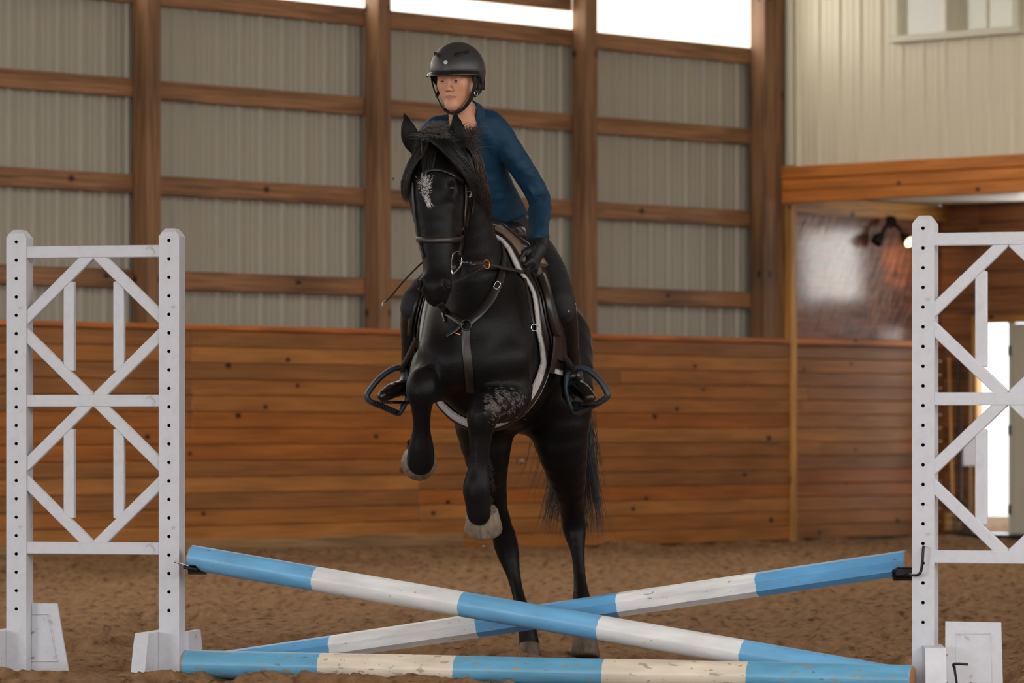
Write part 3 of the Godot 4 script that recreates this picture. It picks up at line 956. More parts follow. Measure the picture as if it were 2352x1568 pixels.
# ---------------------------------------------------------------- smooth bodies
# A body is a list of tapered bones joined by a smooth minimum and meshed as surface nets.
class Body:
	var a := PackedVector3Array()
	var ax := PackedVector3Array()
	var ln := PackedFloat32Array()
	var r0 := PackedFloat32Array()
	var r1 := PackedFloat32Array()
	var fl := PackedFloat32Array()
	var fa := PackedVector3Array()
	var k := PackedFloat32Array()
	var carve := PackedByteArray()
	var grp := PackedInt32Array()
	var kin := PackedFloat32Array()
	var groups := 0
	var all := PackedInt32Array()

	func bone(p: Vector3, q: Vector3, rp: float, rq: float, blend := 0.03, flat := 1.0, flat_axis := Vector3.BACK, cut := 0, same := false) -> void:
		var d := q - p
		var l := maxf(d.length(), 0.0001)
		var x := d / l if d.length() > 0.0001 else Vector3.UP
		a.append(p); ax.append(x); ln.append(l)
		r0.append(rp); r1.append(rq); fl.append(flat)
		var f := flat_axis - x * flat_axis.dot(x)
		if f.length() < 0.05: f = Vector3(x.y, x.z, x.x) - x * x.dot(Vector3(x.y, x.z, x.x))
		fa.append(f.normalized() if d.length() > 0.0001 else flat_axis.normalized())
		k.append(blend); carve.append(cut)
		if not same: groups += 1
		grp.append(groups); kin.append(minf(0.004, blend * 0.3))
		all.append(all.size())

	# bones along a smooth curve; they count as one limb, so joints do not swell
	func chain(pts: Array, radii: Array, blend := 0.03, flat: Variant = 1.0, flat_axis := Vector3.BACK, per := 3) -> void:
		var n := pts.size()
		var first := true
		var lp := Vector3(); var lr := 0.0
		for i in n - 1:
			var p0: Vector3 = pts[maxi(i - 1, 0)]; var p1: Vector3 = pts[i]; var p2: Vector3 = pts[i + 1]; var p3: Vector3 = pts[mini(i + 2, n - 1)]
			var q0: float = radii[maxi(i - 1, 0)]; var q1: float = radii[i]; var q2: float = radii[i + 1]; var q3: float = radii[mini(i + 2, n - 1)]
			if i == 0: lp = p1; lr = q1
			for s in range(1, per + 1):
				var t := float(s) / per
				var p := p1.cubic_interpolate(p2, p0, p3, t)
				var r := cubic_interpolate(q1, q2, q0, q3, t)
				var f: float = flat if flat is float else lerpf(flat[i], flat[i + 1], t - 0.5 / per)
				bone(lp, p, lr, r, blend, f, flat_axis, 0, not first)
				first = false
				lp = p; lr = r

	func ball(p: Vector3, r: float, blend := 0.02, flat := 1.0, flat_axis := Vector3.BACK, cut := 0) -> void:
		bone(p, p, r, r, blend, flat, flat_axis, cut)

	func value(p: Vector3, list: PackedInt32Array) -> float:
		var d := 9.0
		var g := 9.0       # distance to the limb in hand
		var cur := -1
		var ck := 0.01
		for i in list:
			if grp[i] != cur:
				var hh := maxf(ck - absf(d - g), 0.0)
				d = minf(d, g) - hh * hh * 0.25 / ck
				g = 9.0; cur = grp[i]; ck = k[i]
			var q := p - a[i]
			var l := ln[i]
			var t := clampf(q.dot(ax[i]), 0.0, l)
			var e := q - ax[i] * t
			var rr := r0[i] + (r1[i] - r0[i]) * t / l
			var f := fl[i]
			var b: float
			if f == 1.0:
				b = e.length() - rr
			else:
				var w := e.dot(fa[i])
				b = (sqrt(maxf(0.0, e.length_squared() - w * w + w * w / (f * f))) - rr) * minf(f, 1.0)
			if carve[i]:
				b = -b
				var h := maxf(ck - absf(d - b), 0.0)
				d = maxf(d, b) + h * h * 0.25 / ck
			else:
				var kk := kin[i]
				var h := maxf(kk - absf(g - b), 0.0)
				g = minf(g, b) - h * h * 0.25 / kk
		var h2 := maxf(ck - absf(d - g), 0.0)
		return minf(d, g) - h2 * h2 * 0.25 / ck

	func full(p: Vector3) -> float: return value(p, all)

	func grad(p: Vector3, list: PackedInt32Array, e := 0.003) -> Vector3:
		return Vector3(value(p + Vector3(e, 0, 0), list) - value(p - Vector3(e, 0, 0), list), value(p + Vector3(0, e, 0), list) - value(p - Vector3(0, e, 0), list), value(p + Vector3(0, 0, e), list) - value(p - Vector3(0, 0, e), list)).normalized()

	# walks p onto the surface, then out by lift
	func onto(p: Vector3, lift := 0.0) -> Vector3:
		for n in 8:
			p -= grad(p, all) * (full(p) - lift)
		return p

	func mesh(cell: float, tint: Variant = null, clip: Variant = null) -> ArrayMesh:
		var n := all.size()
		var B := 4
		var bs := cell * B
		var half := bs * 0.87
		var blocks := {}
		for i in n:
			var reach: float = maxf(r0[i], r1[i]) * maxf(1.0, fl[i]) + k[i] + bs
			var p := a[i]; var q := a[i] + ax[i] * ln[i]
			var lo := Vector3(minf(p.x, q.x), minf(p.y, q.y), minf(p.z, q.z)) - Vector3.ONE * reach
			var hi := Vector3(maxf(p.x, q.x), maxf(p.y, q.y), maxf(p.z, q.z)) + Vector3.ONE * reach
			var me := PackedInt32Array([i])
			for bx in range(floori(lo.x / bs), ceili(hi.x / bs)):
				for by in range(floori(lo.y / bs), ceili(hi.y / bs)):
					for bz in range(floori(lo.z / bs), ceili(hi.z / bs)):
						var c := Vector3(bx + 0.5, by + 0.5, bz + 0.5) * bs
						var q2 := c - a[i]
						var t := clampf(q2.dot(ax[i]), 0.0, ln[i])
						var e := q2 - ax[i] * t
						var rr := r0[i] + (r1[i] - r0[i]) * t / ln[i]
						var f := fl[i]
						var w := e.dot(fa[i])
						var d := (sqrt(maxf(0.0, e.length_squared() - w * w + w * w / (f * f))) - rr) * minf(f, 1.0)
						if d < half + k[i] + cell * 2.0:
							var key := Vector3i(bx, by, bz)
							if blocks.has(key): blocks[key].append(i)
							else: blocks[key] = PackedInt32Array([i])
		var verts := PackedVector3Array()
		var norms := PackedVector3Array()
		var cols := PackedColorArray()
		var cell_of := {}
		var edges := []
		var m := B + 1
		var val := PackedFloat32Array(); val.resize(m * m * m)
		for key: Vector3i in blocks:
			var list: PackedInt32Array = blocks[key]
			var o := Vector3(key) * bs
			var mid := value(o + Vector3.ONE * bs * 0.5, list)
			if clip != null: mid = minf(absf(mid), absf(clip.call(o + Vector3.ONE * bs * 0.5)))
			if absf(mid) > half * 1.25: continue
			var idx := 0
			var any_in := false; var any_out := false
			for z in m:
				for y in m:
					for x in m:
						var p := o + Vector3(x, y, z) * cell
						var d := value(p, list)
						if clip != null: d = maxf(d, clip.call(p))
						val[idx] = d
						if d < 0.0: any_in = true
						else: any_out = true
						idx += 1
			if not (any_in and any_out): continue
			for z in B:
				for y in B:
					for x in B:
						var i0 := x + y * m + z * m * m
						var c := [val[i0], val[i0 + 1], val[i0 + m], val[i0 + m + 1], val[i0 + m * m], val[i0 + m * m + 1], val[i0 + m * m + m], val[i0 + m * m + m + 1]]
						var neg := 0
						for v: float in c:
							if v < 0.0: neg += 1
						if neg == 0 or neg == 8: continue
						var sum := Vector3(); var cnt := 0
						for e: Array in EDGES:
							var v0: float = c[e[0]]; var v1: float = c[e[1]]
							if (v0 < 0.0) != (v1 < 0.0):
								var t := v0 / (v0 - v1)
								sum += CORNER[e[0]].lerp(CORNER[e[1]], t)
								cnt += 1
						var p := o + (Vector3(x, y, z) + sum / cnt) * cell
						var g := key * B + Vector3i(x, y, z)
						cell_of[g] = verts.size()
						verts.append(p)
						if tint != null: cols.append(tint.call(p, Vector3.UP))
						if (c[0] < 0.0) != (c[1] < 0.0): edges.append([g, 0, c[0] < 0.0])
						if (c[0] < 0.0) != (c[2] < 0.0): edges.append([g, 1, c[0] < 0.0])
						if (c[0] < 0.0) != (c[4] < 0.0): edges.append([g, 2, c[0] < 0.0])
		var index := PackedInt32Array()
		for e: Array in edges:
			var g: Vector3i = e[0]
			var u: Vector3i = OFF[(e[1] + 1) % 3]
			var v: Vector3i = OFF[(e[1] + 2) % 3]
			var q0: int = cell_of.get(g, -1); var q1: int = cell_of.get(g - u, -1)
			var q2: int = cell_of.get(g - u - v, -1); var q3: int = cell_of.get(g - v, -1)
			if q0 < 0 or q1 < 0 or q2 < 0 or q3 < 0: continue
			if e[2]: index.append_array(PackedInt32Array([q0, q3, q2, q0, q2, q1]))
			else: index.append_array(PackedInt32Array([q0, q1, q2, q0, q2, q3]))
		norms.resize(verts.size())
		for i in range(0, index.size(), 3):
			var i0 := index[i]; var i1 := index[i + 1]; var i2 := index[i + 2]
			var fnm := (verts[i2] - verts[i0]).cross(verts[i1] - verts[i0])
			norms[i0] += fnm; norms[i1] += fnm; norms[i2] += fnm
		for i in norms.size(): norms[i] = norms[i].normalized()
		var arr := []
		arr.resize(Mesh.ARRAY_MAX)
		arr[Mesh.ARRAY_VERTEX] = verts
		arr[Mesh.ARRAY_NORMAL] = norms
		if tint != null: arr[Mesh.ARRAY_COLOR] = cols
		arr[Mesh.ARRAY_INDEX] = index
		var am := ArrayMesh.new()
		am.add_surface_from_arrays(Mesh.PRIMITIVE_TRIANGLES, arr)
		return am

	const EDGES := [[0, 1], [2, 3], [4, 5], [6, 7], [0, 2], [1, 3], [4, 6], [5, 7], [0, 4], [1, 5], [2, 6], [3, 7]]
	const CORNER := [Vector3(0, 0, 0), Vector3(1, 0, 0), Vector3(0, 1, 0), Vector3(1, 1, 0), Vector3(0, 0, 1), Vector3(1, 0, 1), Vector3(0, 1, 1), Vector3(1, 1, 1)]
	const OFF := [Vector3i(1, 0, 0), Vector3i(0, 1, 0), Vector3i(0, 0, 1)]

# many tapered hairs in one mesh; each path is an Array of points
func hair(paths: Array, width: float, seed_: int) -> ArrayMesh:
	var st := new_st()
	st.set_smooth_group(0)
	var verts := PackedVector3Array(); var norms := PackedVector3Array(); var index := PackedInt32Array()
	for p: Array in paths:
		var fr := frames(p, Vector3(0.2, 0.3, 1).normalized())
		var n := p.size()
		var base := verts.size()
		for i in n:
			var t := float(i) / (n - 1)
			var r := width * (1.0 - 0.85 * t * t)
			for j in 3:
				var a := TAU * j / 3.0
				var dir: Vector3 = fr[i][1] * cos(a) + fr[i][2] * sin(a)
				verts.append(p[i] + dir * r); norms.append(dir)
		for i in n - 1:
			for j in 3:
				var q := (j + 1) % 3
				var i0 := base + i * 3 + j; var i1 := base + i * 3 + q
				index.append_array(PackedInt32Array([i0, i1, i1 + 3, i0, i1 + 3, i0 + 3]))
	var arr := []
	arr.resize(Mesh.ARRAY_MAX)
	arr[Mesh.ARRAY_VERTEX] = verts
	arr[Mesh.ARRAY_NORMAL] = norms
	arr[Mesh.ARRAY_INDEX] = index
	var am := ArrayMesh.new()
	am.add_surface_from_arrays(Mesh.PRIMITIVE_TRIANGLES, arr)
	return am

# a lock of hair: n strands between two guide curves, with frizz
func lock(guide_a: Array, guide_b: Array, n: int, frizz: float, depth: float, seed_: int, per := 5) -> Array:
	var r := RandomNumberGenerator.new(); r.seed = seed_
	var out := []
	for i in n:
		var t := r.randf()
		var cut := r.randf_range(0.72, 1.0)
		var pts := []
		var off := Vector3(r.randfn() * 0.35, r.randfn() * 0.35, r.randfn()) * depth
		var wob := Vector3(r.randfn(), r.randfn(), r.randfn()) * frizz
		for k in guide_a.size():
			var g: Vector3 = guide_a[k].lerp(guide_b[k], t)
			var s := float(k) / (guide_a.size() - 1)
			pts.append(g + off * (0.4 + 0.6 * s) + wob * s * (0.6 + 0.8 * sin(k * 1.7 + i)))
		pts = smooth_path(pts, per)
		var m := maxi(4, int(pts.size() * cut))
		out.append(pts.slice(0, m))
	return out

# ---------------------------------------------------------------- horse
var horse := Body.new()
var horse_root: Node3D

func make_animal_materials() -> void:
	var coat := mat(Color(0.080, 0.072, 0.073), 0.42, 0.0, 0.25)
	coat.normal_enabled = true
	coat.normal_texture = noise_tex(0.09, 61, 512, 3, true, null, 3.0)
	coat.normal_scale = 0.25
	coat.uv1_triplanar = true
	coat.uv1_scale = Vector3(5, 1.6, 5)
	M.coat = coat
	M.hair = mat(Color(0.075, 0.06, 0.055), 0.5)
	M.hair_brown = mat(Color(0.22, 0.14, 0.11), 0.55)
	M.hair_grey = mat(Color(0.40, 0.37, 0.345), 0.65)
	M.nostril = mat(Color(0.03, 0.026, 0.026), 0.6)
	M.muzzle = mat(Color(0.05, 0.046, 0.045), 0.55)
	M.hair_pale = mat(Color(0.44, 0.40, 0.39), 0.7)
	M.hair_white = mat(Color(0.80, 0.79, 0.78), 0.6)
	var hoof := mat(Color(0.56, 0.51, 0.46), 0.55)
	hoof.albedo_texture = noise_tex(0.02, 71, 256, 4, false, ramp([[0.0, Color(0.62, 0.56, 0.5)], [0.5, Color(0.9, 0.87, 0.83)], [1.0, Color(1, 1, 1)]]))
	hoof.uv1_triplanar = true
	hoof.uv1_scale = Vector3(9, 3, 9)
	M.hoof = hoof
	var hoof_dark := hoof.duplicate()
	hoof_dark.albedo_color = Color(0.38, 0.33, 0.28)
	M.hoof_dark = hoof_dark
	M.eye = mat(Color(0.02, 0.014, 0.012), 0.2, 0.0, 0.5)
	M.leather = mat(Color(0.105, 0.09, 0.088), 0.34, 0.0, 0.55)
	M.leather_brown = mat(Color(0.15, 0.115, 0.10), 0.38, 0.0, 0.5)
	M.leather_pale = mat(Color(0.42, 0.34, 0.27), 0.45)
	var fleece := mat(Color(0.80, 0.78, 0.77), 0.95)
	fleece.heightmap_enabled = false
	fleece.rim_enabled = true
	fleece.rim = 0.4
	fleece.normal_enabled = true
	fleece.normal_texture = noise_tex(0.06, 77, 256, 3, true, null, 14.0)
	fleece.uv1_triplanar = true
	fleece.uv1_scale = Vector3(9, 9, 9)
	M.fleece = fleece
	M.chrome = mat(Color(0.80, 0.80, 0.82), 0.14, 1.0)
	M.stirrup = mat(Color(0.19, 0.235, 0.275), 0.42)
	M.rubber = mat(Color(0.03, 0.03, 0.032), 0.7)
	M.eye_white = mat(Color(0.62, 0.58, 0.55), 0.2)
	M.iris = mat(Color(0.10, 0.09, 0.085), 0.15)

var mark_noise := FastNoiseLite.new()

func build_horse() -> void:
	mark_noise.seed = 4
	mark_noise.frequency = 1.0
	mark_noise.fractal_octaves = 3
	var h := horse
	var side := Vector3(1, 0, 0.17).normalized()
	# trunk
	h.chain([P(1198, 800, 18.42), P(1168, 790, 18.05), P(1138, 785, 17.75), P(1112, 778, 17.48), P(1098, 778, 17.20)], [0.245, 0.272, 0.282, 0.256, 0.203], 0.08, [1.13, 1.2, 1.3, 1.38, 1.32], Vector3.UP)
	h.chain([P(1106, 590, 17.38), P(1125, 610, 17.62), P(1165, 650, 18.1)], [0.085, 0.08, 0.10], 0.10)     # withers and back
	h.bone(P(1190, 690, 18.35), P(1205, 720, 18.58), 0.14, 0.06, 0.10)                                      # croup to dock
	# breast and shoulders
	h.bone(P(1036, 690, 17.28), P(1014, 815, 17.08), 0.085, 0.098, 0.06)
	h.bone(P(1158, 690, 17.28), P(1163, 825, 17.10), 0.100, 0.098, 0.07)
	h.ball(P(1045, 835, 17.04), 0.095, 0.06)
	h.ball(P(1125, 835, 17.05), 0.095, 0.06)
	h.bone(P(1088, 760, 17.06), P(1088, 900, 17.22), 0.10, 0.10, 0.07)
	# neck
	var nf := Vector3(-0.15, 0.35, 1.0).normalized()
	h.chain([P(1096, 700, 17.32), P(1085, 600, 17.24), P(1070, 500, 17.17), P(1046, 400, 17.07), P(1022, 335, 17.0)], [0.155, 0.122, 0.098, 0.082, 0.07], 0.06, 1.5, nf)
	# head, turned a little to one side
	var hs := Vector3(0.94, 0.0, 0.34)
	var hf := Vector3(-0.34, 0.02, 0.94)
	var poll := P(1000, 325, 16.98)
	var brow := P(993, 425, 16.86)
	var mid := P(1000, 520, 16.79)
	var nose := P(1004, 605, 16.735)
	var muz := P(1004, 655, 16.70)
	h.chain([poll, brow, mid, nose, muz], [0.072, 0.100, 0.080, 0.057, 0.061], 0.03, 1.0, hf)
	h.ball(muz + Vector3(-0.004, -0.045, 0.01), 0.042, 0.03, 0.9, hf)
	h.ball(muz + Vector3(0.01, -0.05, -0.055), 0.034, 0.03)
	h.bone(brow + hs * 0.05 - hf * 0.10, mid + hs * 0.036 - hf * 0.075 + Vector3(0, -0.03, 0), 0.078, 0.045, 0.05)
	h.bone(brow - hs * 0.05 - hf * 0.10, mid - hs * 0.036 - hf * 0.075 + Vector3(0, -0.03, 0), 0.078, 0.045, 0.05)
	h.bone(brow + hf * 0.066 + Vector3(0, 0.02, 0), nose + hf * 0.028, 0.035, 0.026, 0.03)   # flat of the face
	for s in [-1.0, 1.0]:
		h.bone(brow + hs * 0.082 * s + hf * 0.035 + Vector3(0, 0.015, 0), brow + hs * 0.088 * s + hf * 0.02 + Vector3(0, -0.03, 0), 0.030, 0.026, 0.03)   # brow over the eye
		h.bone(mid + hs * 0.052 * s + hf * 0.005 + Vector3(0, 0.08, 0), mid + hs * 0.046 * s + hf * 0.015, 0.026, 0.012, 0.03)                          # cheek ridge
		h.ball(muz + hs * 0.044 * s + hf * 0.030 + Vector3(0, 0.002, 0), 0.029, 0.02)
		h.bone(muz + hs * 0.050 * s + hf * 0.058 + Vector3(0, 0.010, 0), muz + hs * 0.060 * s + hf * 0.040 + Vector3(0, -0.016, 0), 0.0125, 0.009, 0.010, 1.0, hf, 1)
		h.ball(brow + hs * 0.108 * s + hf * 0.052 + Vector3(0, -0.019, 0), 0.017, 0.016, 0.8, hf, 1)
	h.bone(muz + hf * 0.062 + hs * -0.03 + Vector3(0, -0.052, 0), muz + hf * 0.062 + hs * 0.03 + Vector3(0, -0.052, 0), 0.004, 0.004, 0.008, 1.0, hf, 1)
	# ears
	h.chain([P(964, 348, 16.97), P(946, 322, 16.96), P(937, 295, 16.955), P(928, 258, 16.95)], [0.030, 0.039, 0.031, 0.003], 0.02, 0.55, hf)
	h.chain([P(1044, 352, 16.94), P(1051, 320, 16.93), P(1050, 295, 16.925), P(1042, 251, 16.92)], [0.030, 0.039, 0.032, 0.003], 0.02, 0.55, hf)
	h.bone(P(946, 330, 16.93), P(932, 276, 16.915), 0.020, 0.008, 0.015, 0.6, hf, 1)
	h.bone(P(1051, 330, 16.90), P(1044, 270, 16.885), 0.020, 0.008, 0.015, 0.6, hf, 1)
	# forelegs
	h.chain([P(1005, 850, 17.22), P(985, 880, 17.10), P(969, 885, 16.95)], [0.115, 0.085, 0.056], 0.05)
	h.chain([P(970, 872, 16.95), P(968, 900, 16.93), P(968, 938, 16.97), P(968, 985, 17.01), P(967, 1030, 17.04), P(966, 1060, 17.06)], [0.052, 0.059, 0.041, 0.036, 0.052, 0.056], 0.03)
	h.chain([P(1150, 855, 17.22), P(1166, 910, 17.12), P(1120, 938, 16.93)], [0.115, 0.098, 0.066], 0.05)
	h.chain([P(1116, 932, 16.90), P(1108, 955, 16.86), P(1104, 1000, 16.87), P(1099, 1070, 16.88), P(1095, 1120, 16.88), P(1097, 1152, 16.885), P(1100, 1180, 16.895)], [0.056, 0.064, 0.046, 0.040, 0.056, 0.050, 0.048], 0.03)
	h.ball(P(1124, 1150, 16.93), 0.02, 0.03)
	# hind legs
	h.chain([P(1262, 790, 18.30), P(1278, 900, 18.12), P(1288, 1010, 18.10), P(1303, 1095, 18.20), P(1314, 1168, 18.33)], [0.19, 0.162, 0.118, 0.082, 0.048], 0.06, 1.2, Vector3.BACK)
	h.chain([P(1314, 1165, 18.33), P(1319, 1212, 18.38), P(1327, 1268, 18.33), P(1332, 1330, 18.28), P(1337, 1385, 18.22), P(1341, 1425, 18.18), P(1344, 1460, 18.165)], [0.046, 0.052, 0.030, 0.027, 0.040, 0.038, 0.046], 0.03, 1.15, Vector3.BACK)
	h.chain([P(1130, 800, 18.20), P(1110, 900, 17.98), P(1116, 1015, 17.95), P(1126, 1100, 18.10), P(1146, 1188, 18.28)], [0.18, 0.15, 0.112, 0.072, 0.040], 0.06, 1.2, Vector3.BACK)
	h.chain([P(1146, 1185, 18.28), P(1162, 1250, 18.36), P(1179, 1318, 18.33), P(1193, 1375, 18.28), P(1207, 1425, 18.22), P(1212, 1452, 18.19), P(1216, 1480, 18.18)], [0.040, 0.054, 0.031, 0.027, 0.040, 0.040, 0.044], 0.03, 1.12, Vector3.BACK)
	h.bone(P(1190, 930, 18.15), P(1150, 900, 17.75), 0.12, 0.13, 0.08)   # belly and flank
	# ------------------------------------------------ thing and parts
	horse_root = thing("horse", "black horse with a white star jumping the crossed poles", "horse")
	part("body", h.mesh(0.0110), M.coat, horse_root)
	# eyes
	for s in [-1.0, 1.0]:
		var sm := SphereMesh.new(); sm.radius = 0.018; sm.height = 0.036; sm.radial_segments = 16; sm.rings = 10
		part("eye", sm, M.eye, horse_root, Transform3D(Basis(), brow + hs * 0.092 * s + hf * 0.034 + Vector3(0, -0.018, 0)))
	# hooves: [coronet, toe direction, forward]
	hoof_part(P(1109, 1176, 16.945), Vector3(0.02, -0.80, -0.50), 0.064, 0.078, 0.09)
	hoof_part(P(964, 1054, 17.075), Vector3(-0.06, -0.22, -0.97), 0.060, 0.075, 0.08)
	var a := P(1344, 1466, 18.16); hoof_part(a, Vector3(0, -0.95, 0.3), 0.050, 0.064, 0.085, true)
	var b := P(1216, 1484, 18.16); hoof_part(b, Vector3(0, -0.95, 0.3), 0.046, 0.056, 0.075, true)
	# nostrils: dark openings with soft rims
	for s in [-1.0, 1.0]:
		var nc := horse.onto(muz + hs * 0.060 * s + hf * 0.046 + Vector3(0, 0.002, 0))
		var nn := horse.grad(nc, horse.all, 0.012)
		var nb := Basis(Quaternion(Vector3.BACK, nn)) * Basis(Vector3.BACK, s * 0.45)
		var sm := SphereMesh.new(); sm.radius = 0.010; sm.height = 0.020; sm.radial_segments = 14; sm.rings = 8
		var no := part("nostril", sm, M.nostril, horse_root, Transform3D(nb.scaled_local(Vector3(1.0, 1.6, 0.3)), nc + nn * 0.001))
		no.name = "nostril" if s < 0 else "nostril_001"
		var rp := []
		for k in 9:
			var a2 := lerpf(-0.5, PI + 0.9, k / 8.0)
			rp.append(nc + nb * Vector3(-s * cos(a2 - 1.2) * 0.0115, sin(a2 - 1.2) * 0.018, 0.0015))
		part("nostril_rim", tube(rp, 0.0030, 6), M.muzzle, horse_root)
	# hairs of the star
	var sh := []
	var r := RandomNumberGenerator.new(); r.seed = 77
	for k in 520:
		var t := r.randf()
		var sx := 977.0 + r.randfn() * (5.5 if t < 0.72 else 3.0) + (maxf(0.0, t - 0.72) * 30.0)
		var sy := 427.0 + r.randfn() * 10.0 if t < 0.72 else 445.0 + (t - 0.72) * 90.0
		var q := hit(sx, sy, 0.001)
		var away := Vector3((sx - 977.0) * 0.0006 + r.randfn() * 0.003, (427.0 - sy) * 0.0004 + 0.003 + r.randfn() * 0.003, 0.0025)
		sh.append([q, q + away * 0.5 + Vector3(0, 0, 0.001), q + away])
	# pale grey hair sticking out in tufts on the near forearm
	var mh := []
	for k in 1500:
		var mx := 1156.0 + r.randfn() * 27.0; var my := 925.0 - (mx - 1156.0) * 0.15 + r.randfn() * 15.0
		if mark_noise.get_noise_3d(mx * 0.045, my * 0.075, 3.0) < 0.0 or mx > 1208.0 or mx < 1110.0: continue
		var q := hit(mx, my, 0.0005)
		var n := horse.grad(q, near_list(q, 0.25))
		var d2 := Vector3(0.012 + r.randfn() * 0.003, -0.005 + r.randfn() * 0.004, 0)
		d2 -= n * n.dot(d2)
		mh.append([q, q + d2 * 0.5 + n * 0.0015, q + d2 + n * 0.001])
	part("pale_hair", hair(mh, 0.0010, 3), M.hair_pale, horse_root).set_meta("kind", "stuff")
	part("star", hair(sh, 0.0008, 3), M.hair_white, horse_root)
	build_hair(h, hf, hs)

func near_list(p: Vector3, reach: float) -> PackedInt32Array:
	var out := PackedInt32Array()
	for i in horse.all:
		if Geometry3D.get_closest_point_to_segment(p, horse.a[i], horse.a[i] + horse.ax[i] * horse.ln[i]).distance_to(p) < reach: out.append(i)
	return out

func hoof_part(top: Vector3, dir: Vector3, r_top: float, r_low: float, length: float, dark := false) -> void:
	var d := dir.normalized()
	var m := lathe([Vector2(r_low * 0.9, 0.0), Vector2(r_low, 0.004), Vector2(r_low * 0.99, length * 0.25), Vector2(lerpf(r_low, r_top, 0.6), length * 0.65), Vector2(r_top, length), Vector2(r_top * 0.9, length + 0.012)], 22)
	part("hoof", m, M.hoof_dark if dark else M.hoof, horse_root, Transform3D(Basis(Quaternion(Vector3.UP, -d)), top + d * length))

func build_hair(h: Body, hf: Vector3, _hs: Vector3) -> void:
	# forelock swept to both sides
	var fr := []
	var root_a := [P(985, 330, 16.84), P(975, 350, 16.79), P(950, 385, 16.77), P(936, 430, 16.79), P(936, 478, 16.82)]
	var root_b := [P(962, 335, 16.88), P(944, 365, 16.86), P(928, 400, 16.86), P(923, 432, 16.88), P(930, 460, 16.88)]
	fr.append_array(lock(root_a, root_b, 220, 0.005, 0.010, 1))
	var ra := [P(985, 322, 16.84), P(1005, 335, 16.78), P(1035, 365, 16.77), P(1068, 405, 16.80), P(1085, 450, 16.86)]
	var rb := [P(1030, 318, 16.88), P(1055, 345, 16.86), P(1080, 380, 16.88), P(1098, 420, 16.92), P(1108, 470, 16.96)]
	fr.append_array(lock(ra, rb, 380, 0.005, 0.010, 2))
	part("forelock", hair(fr, 0.0017, 1), M.hair, horse_root)
	# short frizz between the ears
	var fz := []
	var r := RandomNumberGenerator.new(); r.seed = 5
	for i in 1500:
		var t := r.randf()
		var p := P(lerpf(972, 1092, t), 318 + absf(t - 0.45) * 30 + r.randfn() * 10, lerpf(17.0, 17.12, r.randf()))
		if t < 0.5: p = P(lerpf(974, 1030, t * 2.0), 312 + absf(t - 0.25) * 40 + r.randfn() * 9, lerpf(16.88, 16.97, r.randf()))
		if t > 0.72: p = P(1070 + r.randf() * 22, 300 + r.randf() * 60, 17.06 + r.randf() * 0.08)
		var up := Vector3((t - 0.45) * 0.9 + r.randfn() * 0.45, 1.0 - absf(t - 0.4) * 0.6, 0.35 + r.randfn() * 0.4).normalized()
		var l := r.randf_range(0.028, 0.075) * (1.0 - 0.4 * absf(t - 0.5))
		fz.append(smooth_path([p, p + up * l * 0.5 + Vector3(r.randfn(), 0, r.randfn()) * 0.008, p + up * l * 0.85 + Vector3(r.randfn() * 0.02, -0.012, 0.02)], 3))
	part("mane_tuft", hair(fz, 0.0013, 2), M.hair_grey, horse_root)
	# down the forehead from the poll
	var fd := lock([P(968, 322, 16.88), P(968, 350, 16.80), P(970, 380, 16.765), P(972, 400, 16.755)], [P(1012, 322, 16.88), P(1003, 350, 16.80), P(995, 380, 16.765), P(988, 395, 16.755)], 110, 0.004, 0.006, 6)
	part("forelock", hair(fd, 0.0014, 3), M.hair, horse_root)
	# mane over the near side of the neck
	var ma := lock([P(1058, 330, 17.04), P(1084, 350, 17.02), P(1094, 395, 17.02), P(1102, 440, 17.05), P(1110, 480, 17.08)], [P(1078, 330, 17.12), P(1106, 365, 17.12), P(1116, 420, 17.14), P(1126, 470, 17.16), P(1132, 520, 17.2)], 480, 0.008, 0.008, 7)
	part("mane", hair(ma, 0.0019, 4), M.hair_brown, horse_root)
	var mb := lock([P(1050, 330, 17.02), P(1075, 360, 17.0), P(1086, 400, 17.0), P(1092, 440, 17.02), P(1098, 485, 17.05)], [P(1075, 335, 17.12), P(1098, 372, 17.10), P(1110, 430, 17.11), P(1120, 490, 17.14), P(1128, 545, 17.18)], 320, 0.006, 0.008, 8)
	part("mane", hair(mb, 0.0020, 5), M.hair, horse_root)
	# tail swinging behind the hind legs
	var tl := lock([P(1205, 720, 18.60), P(1230, 850, 18.72), P(1270, 980, 18.70), P(1268, 1095, 18.66), P(1236, 1230, 18.62)], [P(1225, 715, 18.60), P(1300, 830, 18.74), P(1350, 960, 18.70), P(1368, 1090, 18.66), P(1398, 1250, 18.62)], 1200, 0.022, 0.03, 9, 6)
	part("tail", hair(tl, 0.0022, 6), M.hair, horse_root)
	# loose wisps
	var wl := lock([P(1225, 960, 18.6), P(1218, 1010, 18.6), P(1205, 1060, 18.6), P(1185, 1110, 18.6), P(1172, 1145, 18.6)], [P(1345, 960, 18.6), P(1362, 1040, 18.6), P(1378, 1120, 18.6), P(1395, 1190, 18.6), P(1404, 1230, 18.6)], 26, 0.012, 0.02, 10, 6)
	part("tail", hair(wl, 0.0016, 7), M.hair, horse_root)
	# feather behind the fetlocks and whiskers
	var ft := lock([P(1118, 1040, 16.93), P(1126, 1055, 16.95), P(1130, 1075, 16.96)], [P(1118, 1110, 16.93), P(1132, 1125, 16.95), P(1136, 1145, 16.96)], 70, 0.004, 0.01, 11)
	var ft2 := (lock([P(950, 1005, 17.07), P(940, 1010, 17.10), P(936, 1022, 17.11)], [P(952, 1030, 17.09), P(940, 1035, 17.12), P(935, 1045, 17.12)], 40, 0.003, 0.01, 12))
	part("feather", hair(ft, 0.0018, 8), M.hair, horse_root)
	part("feather", hair(ft2, 0.0018, 8), M.hair, horse_root)
	var wk := []
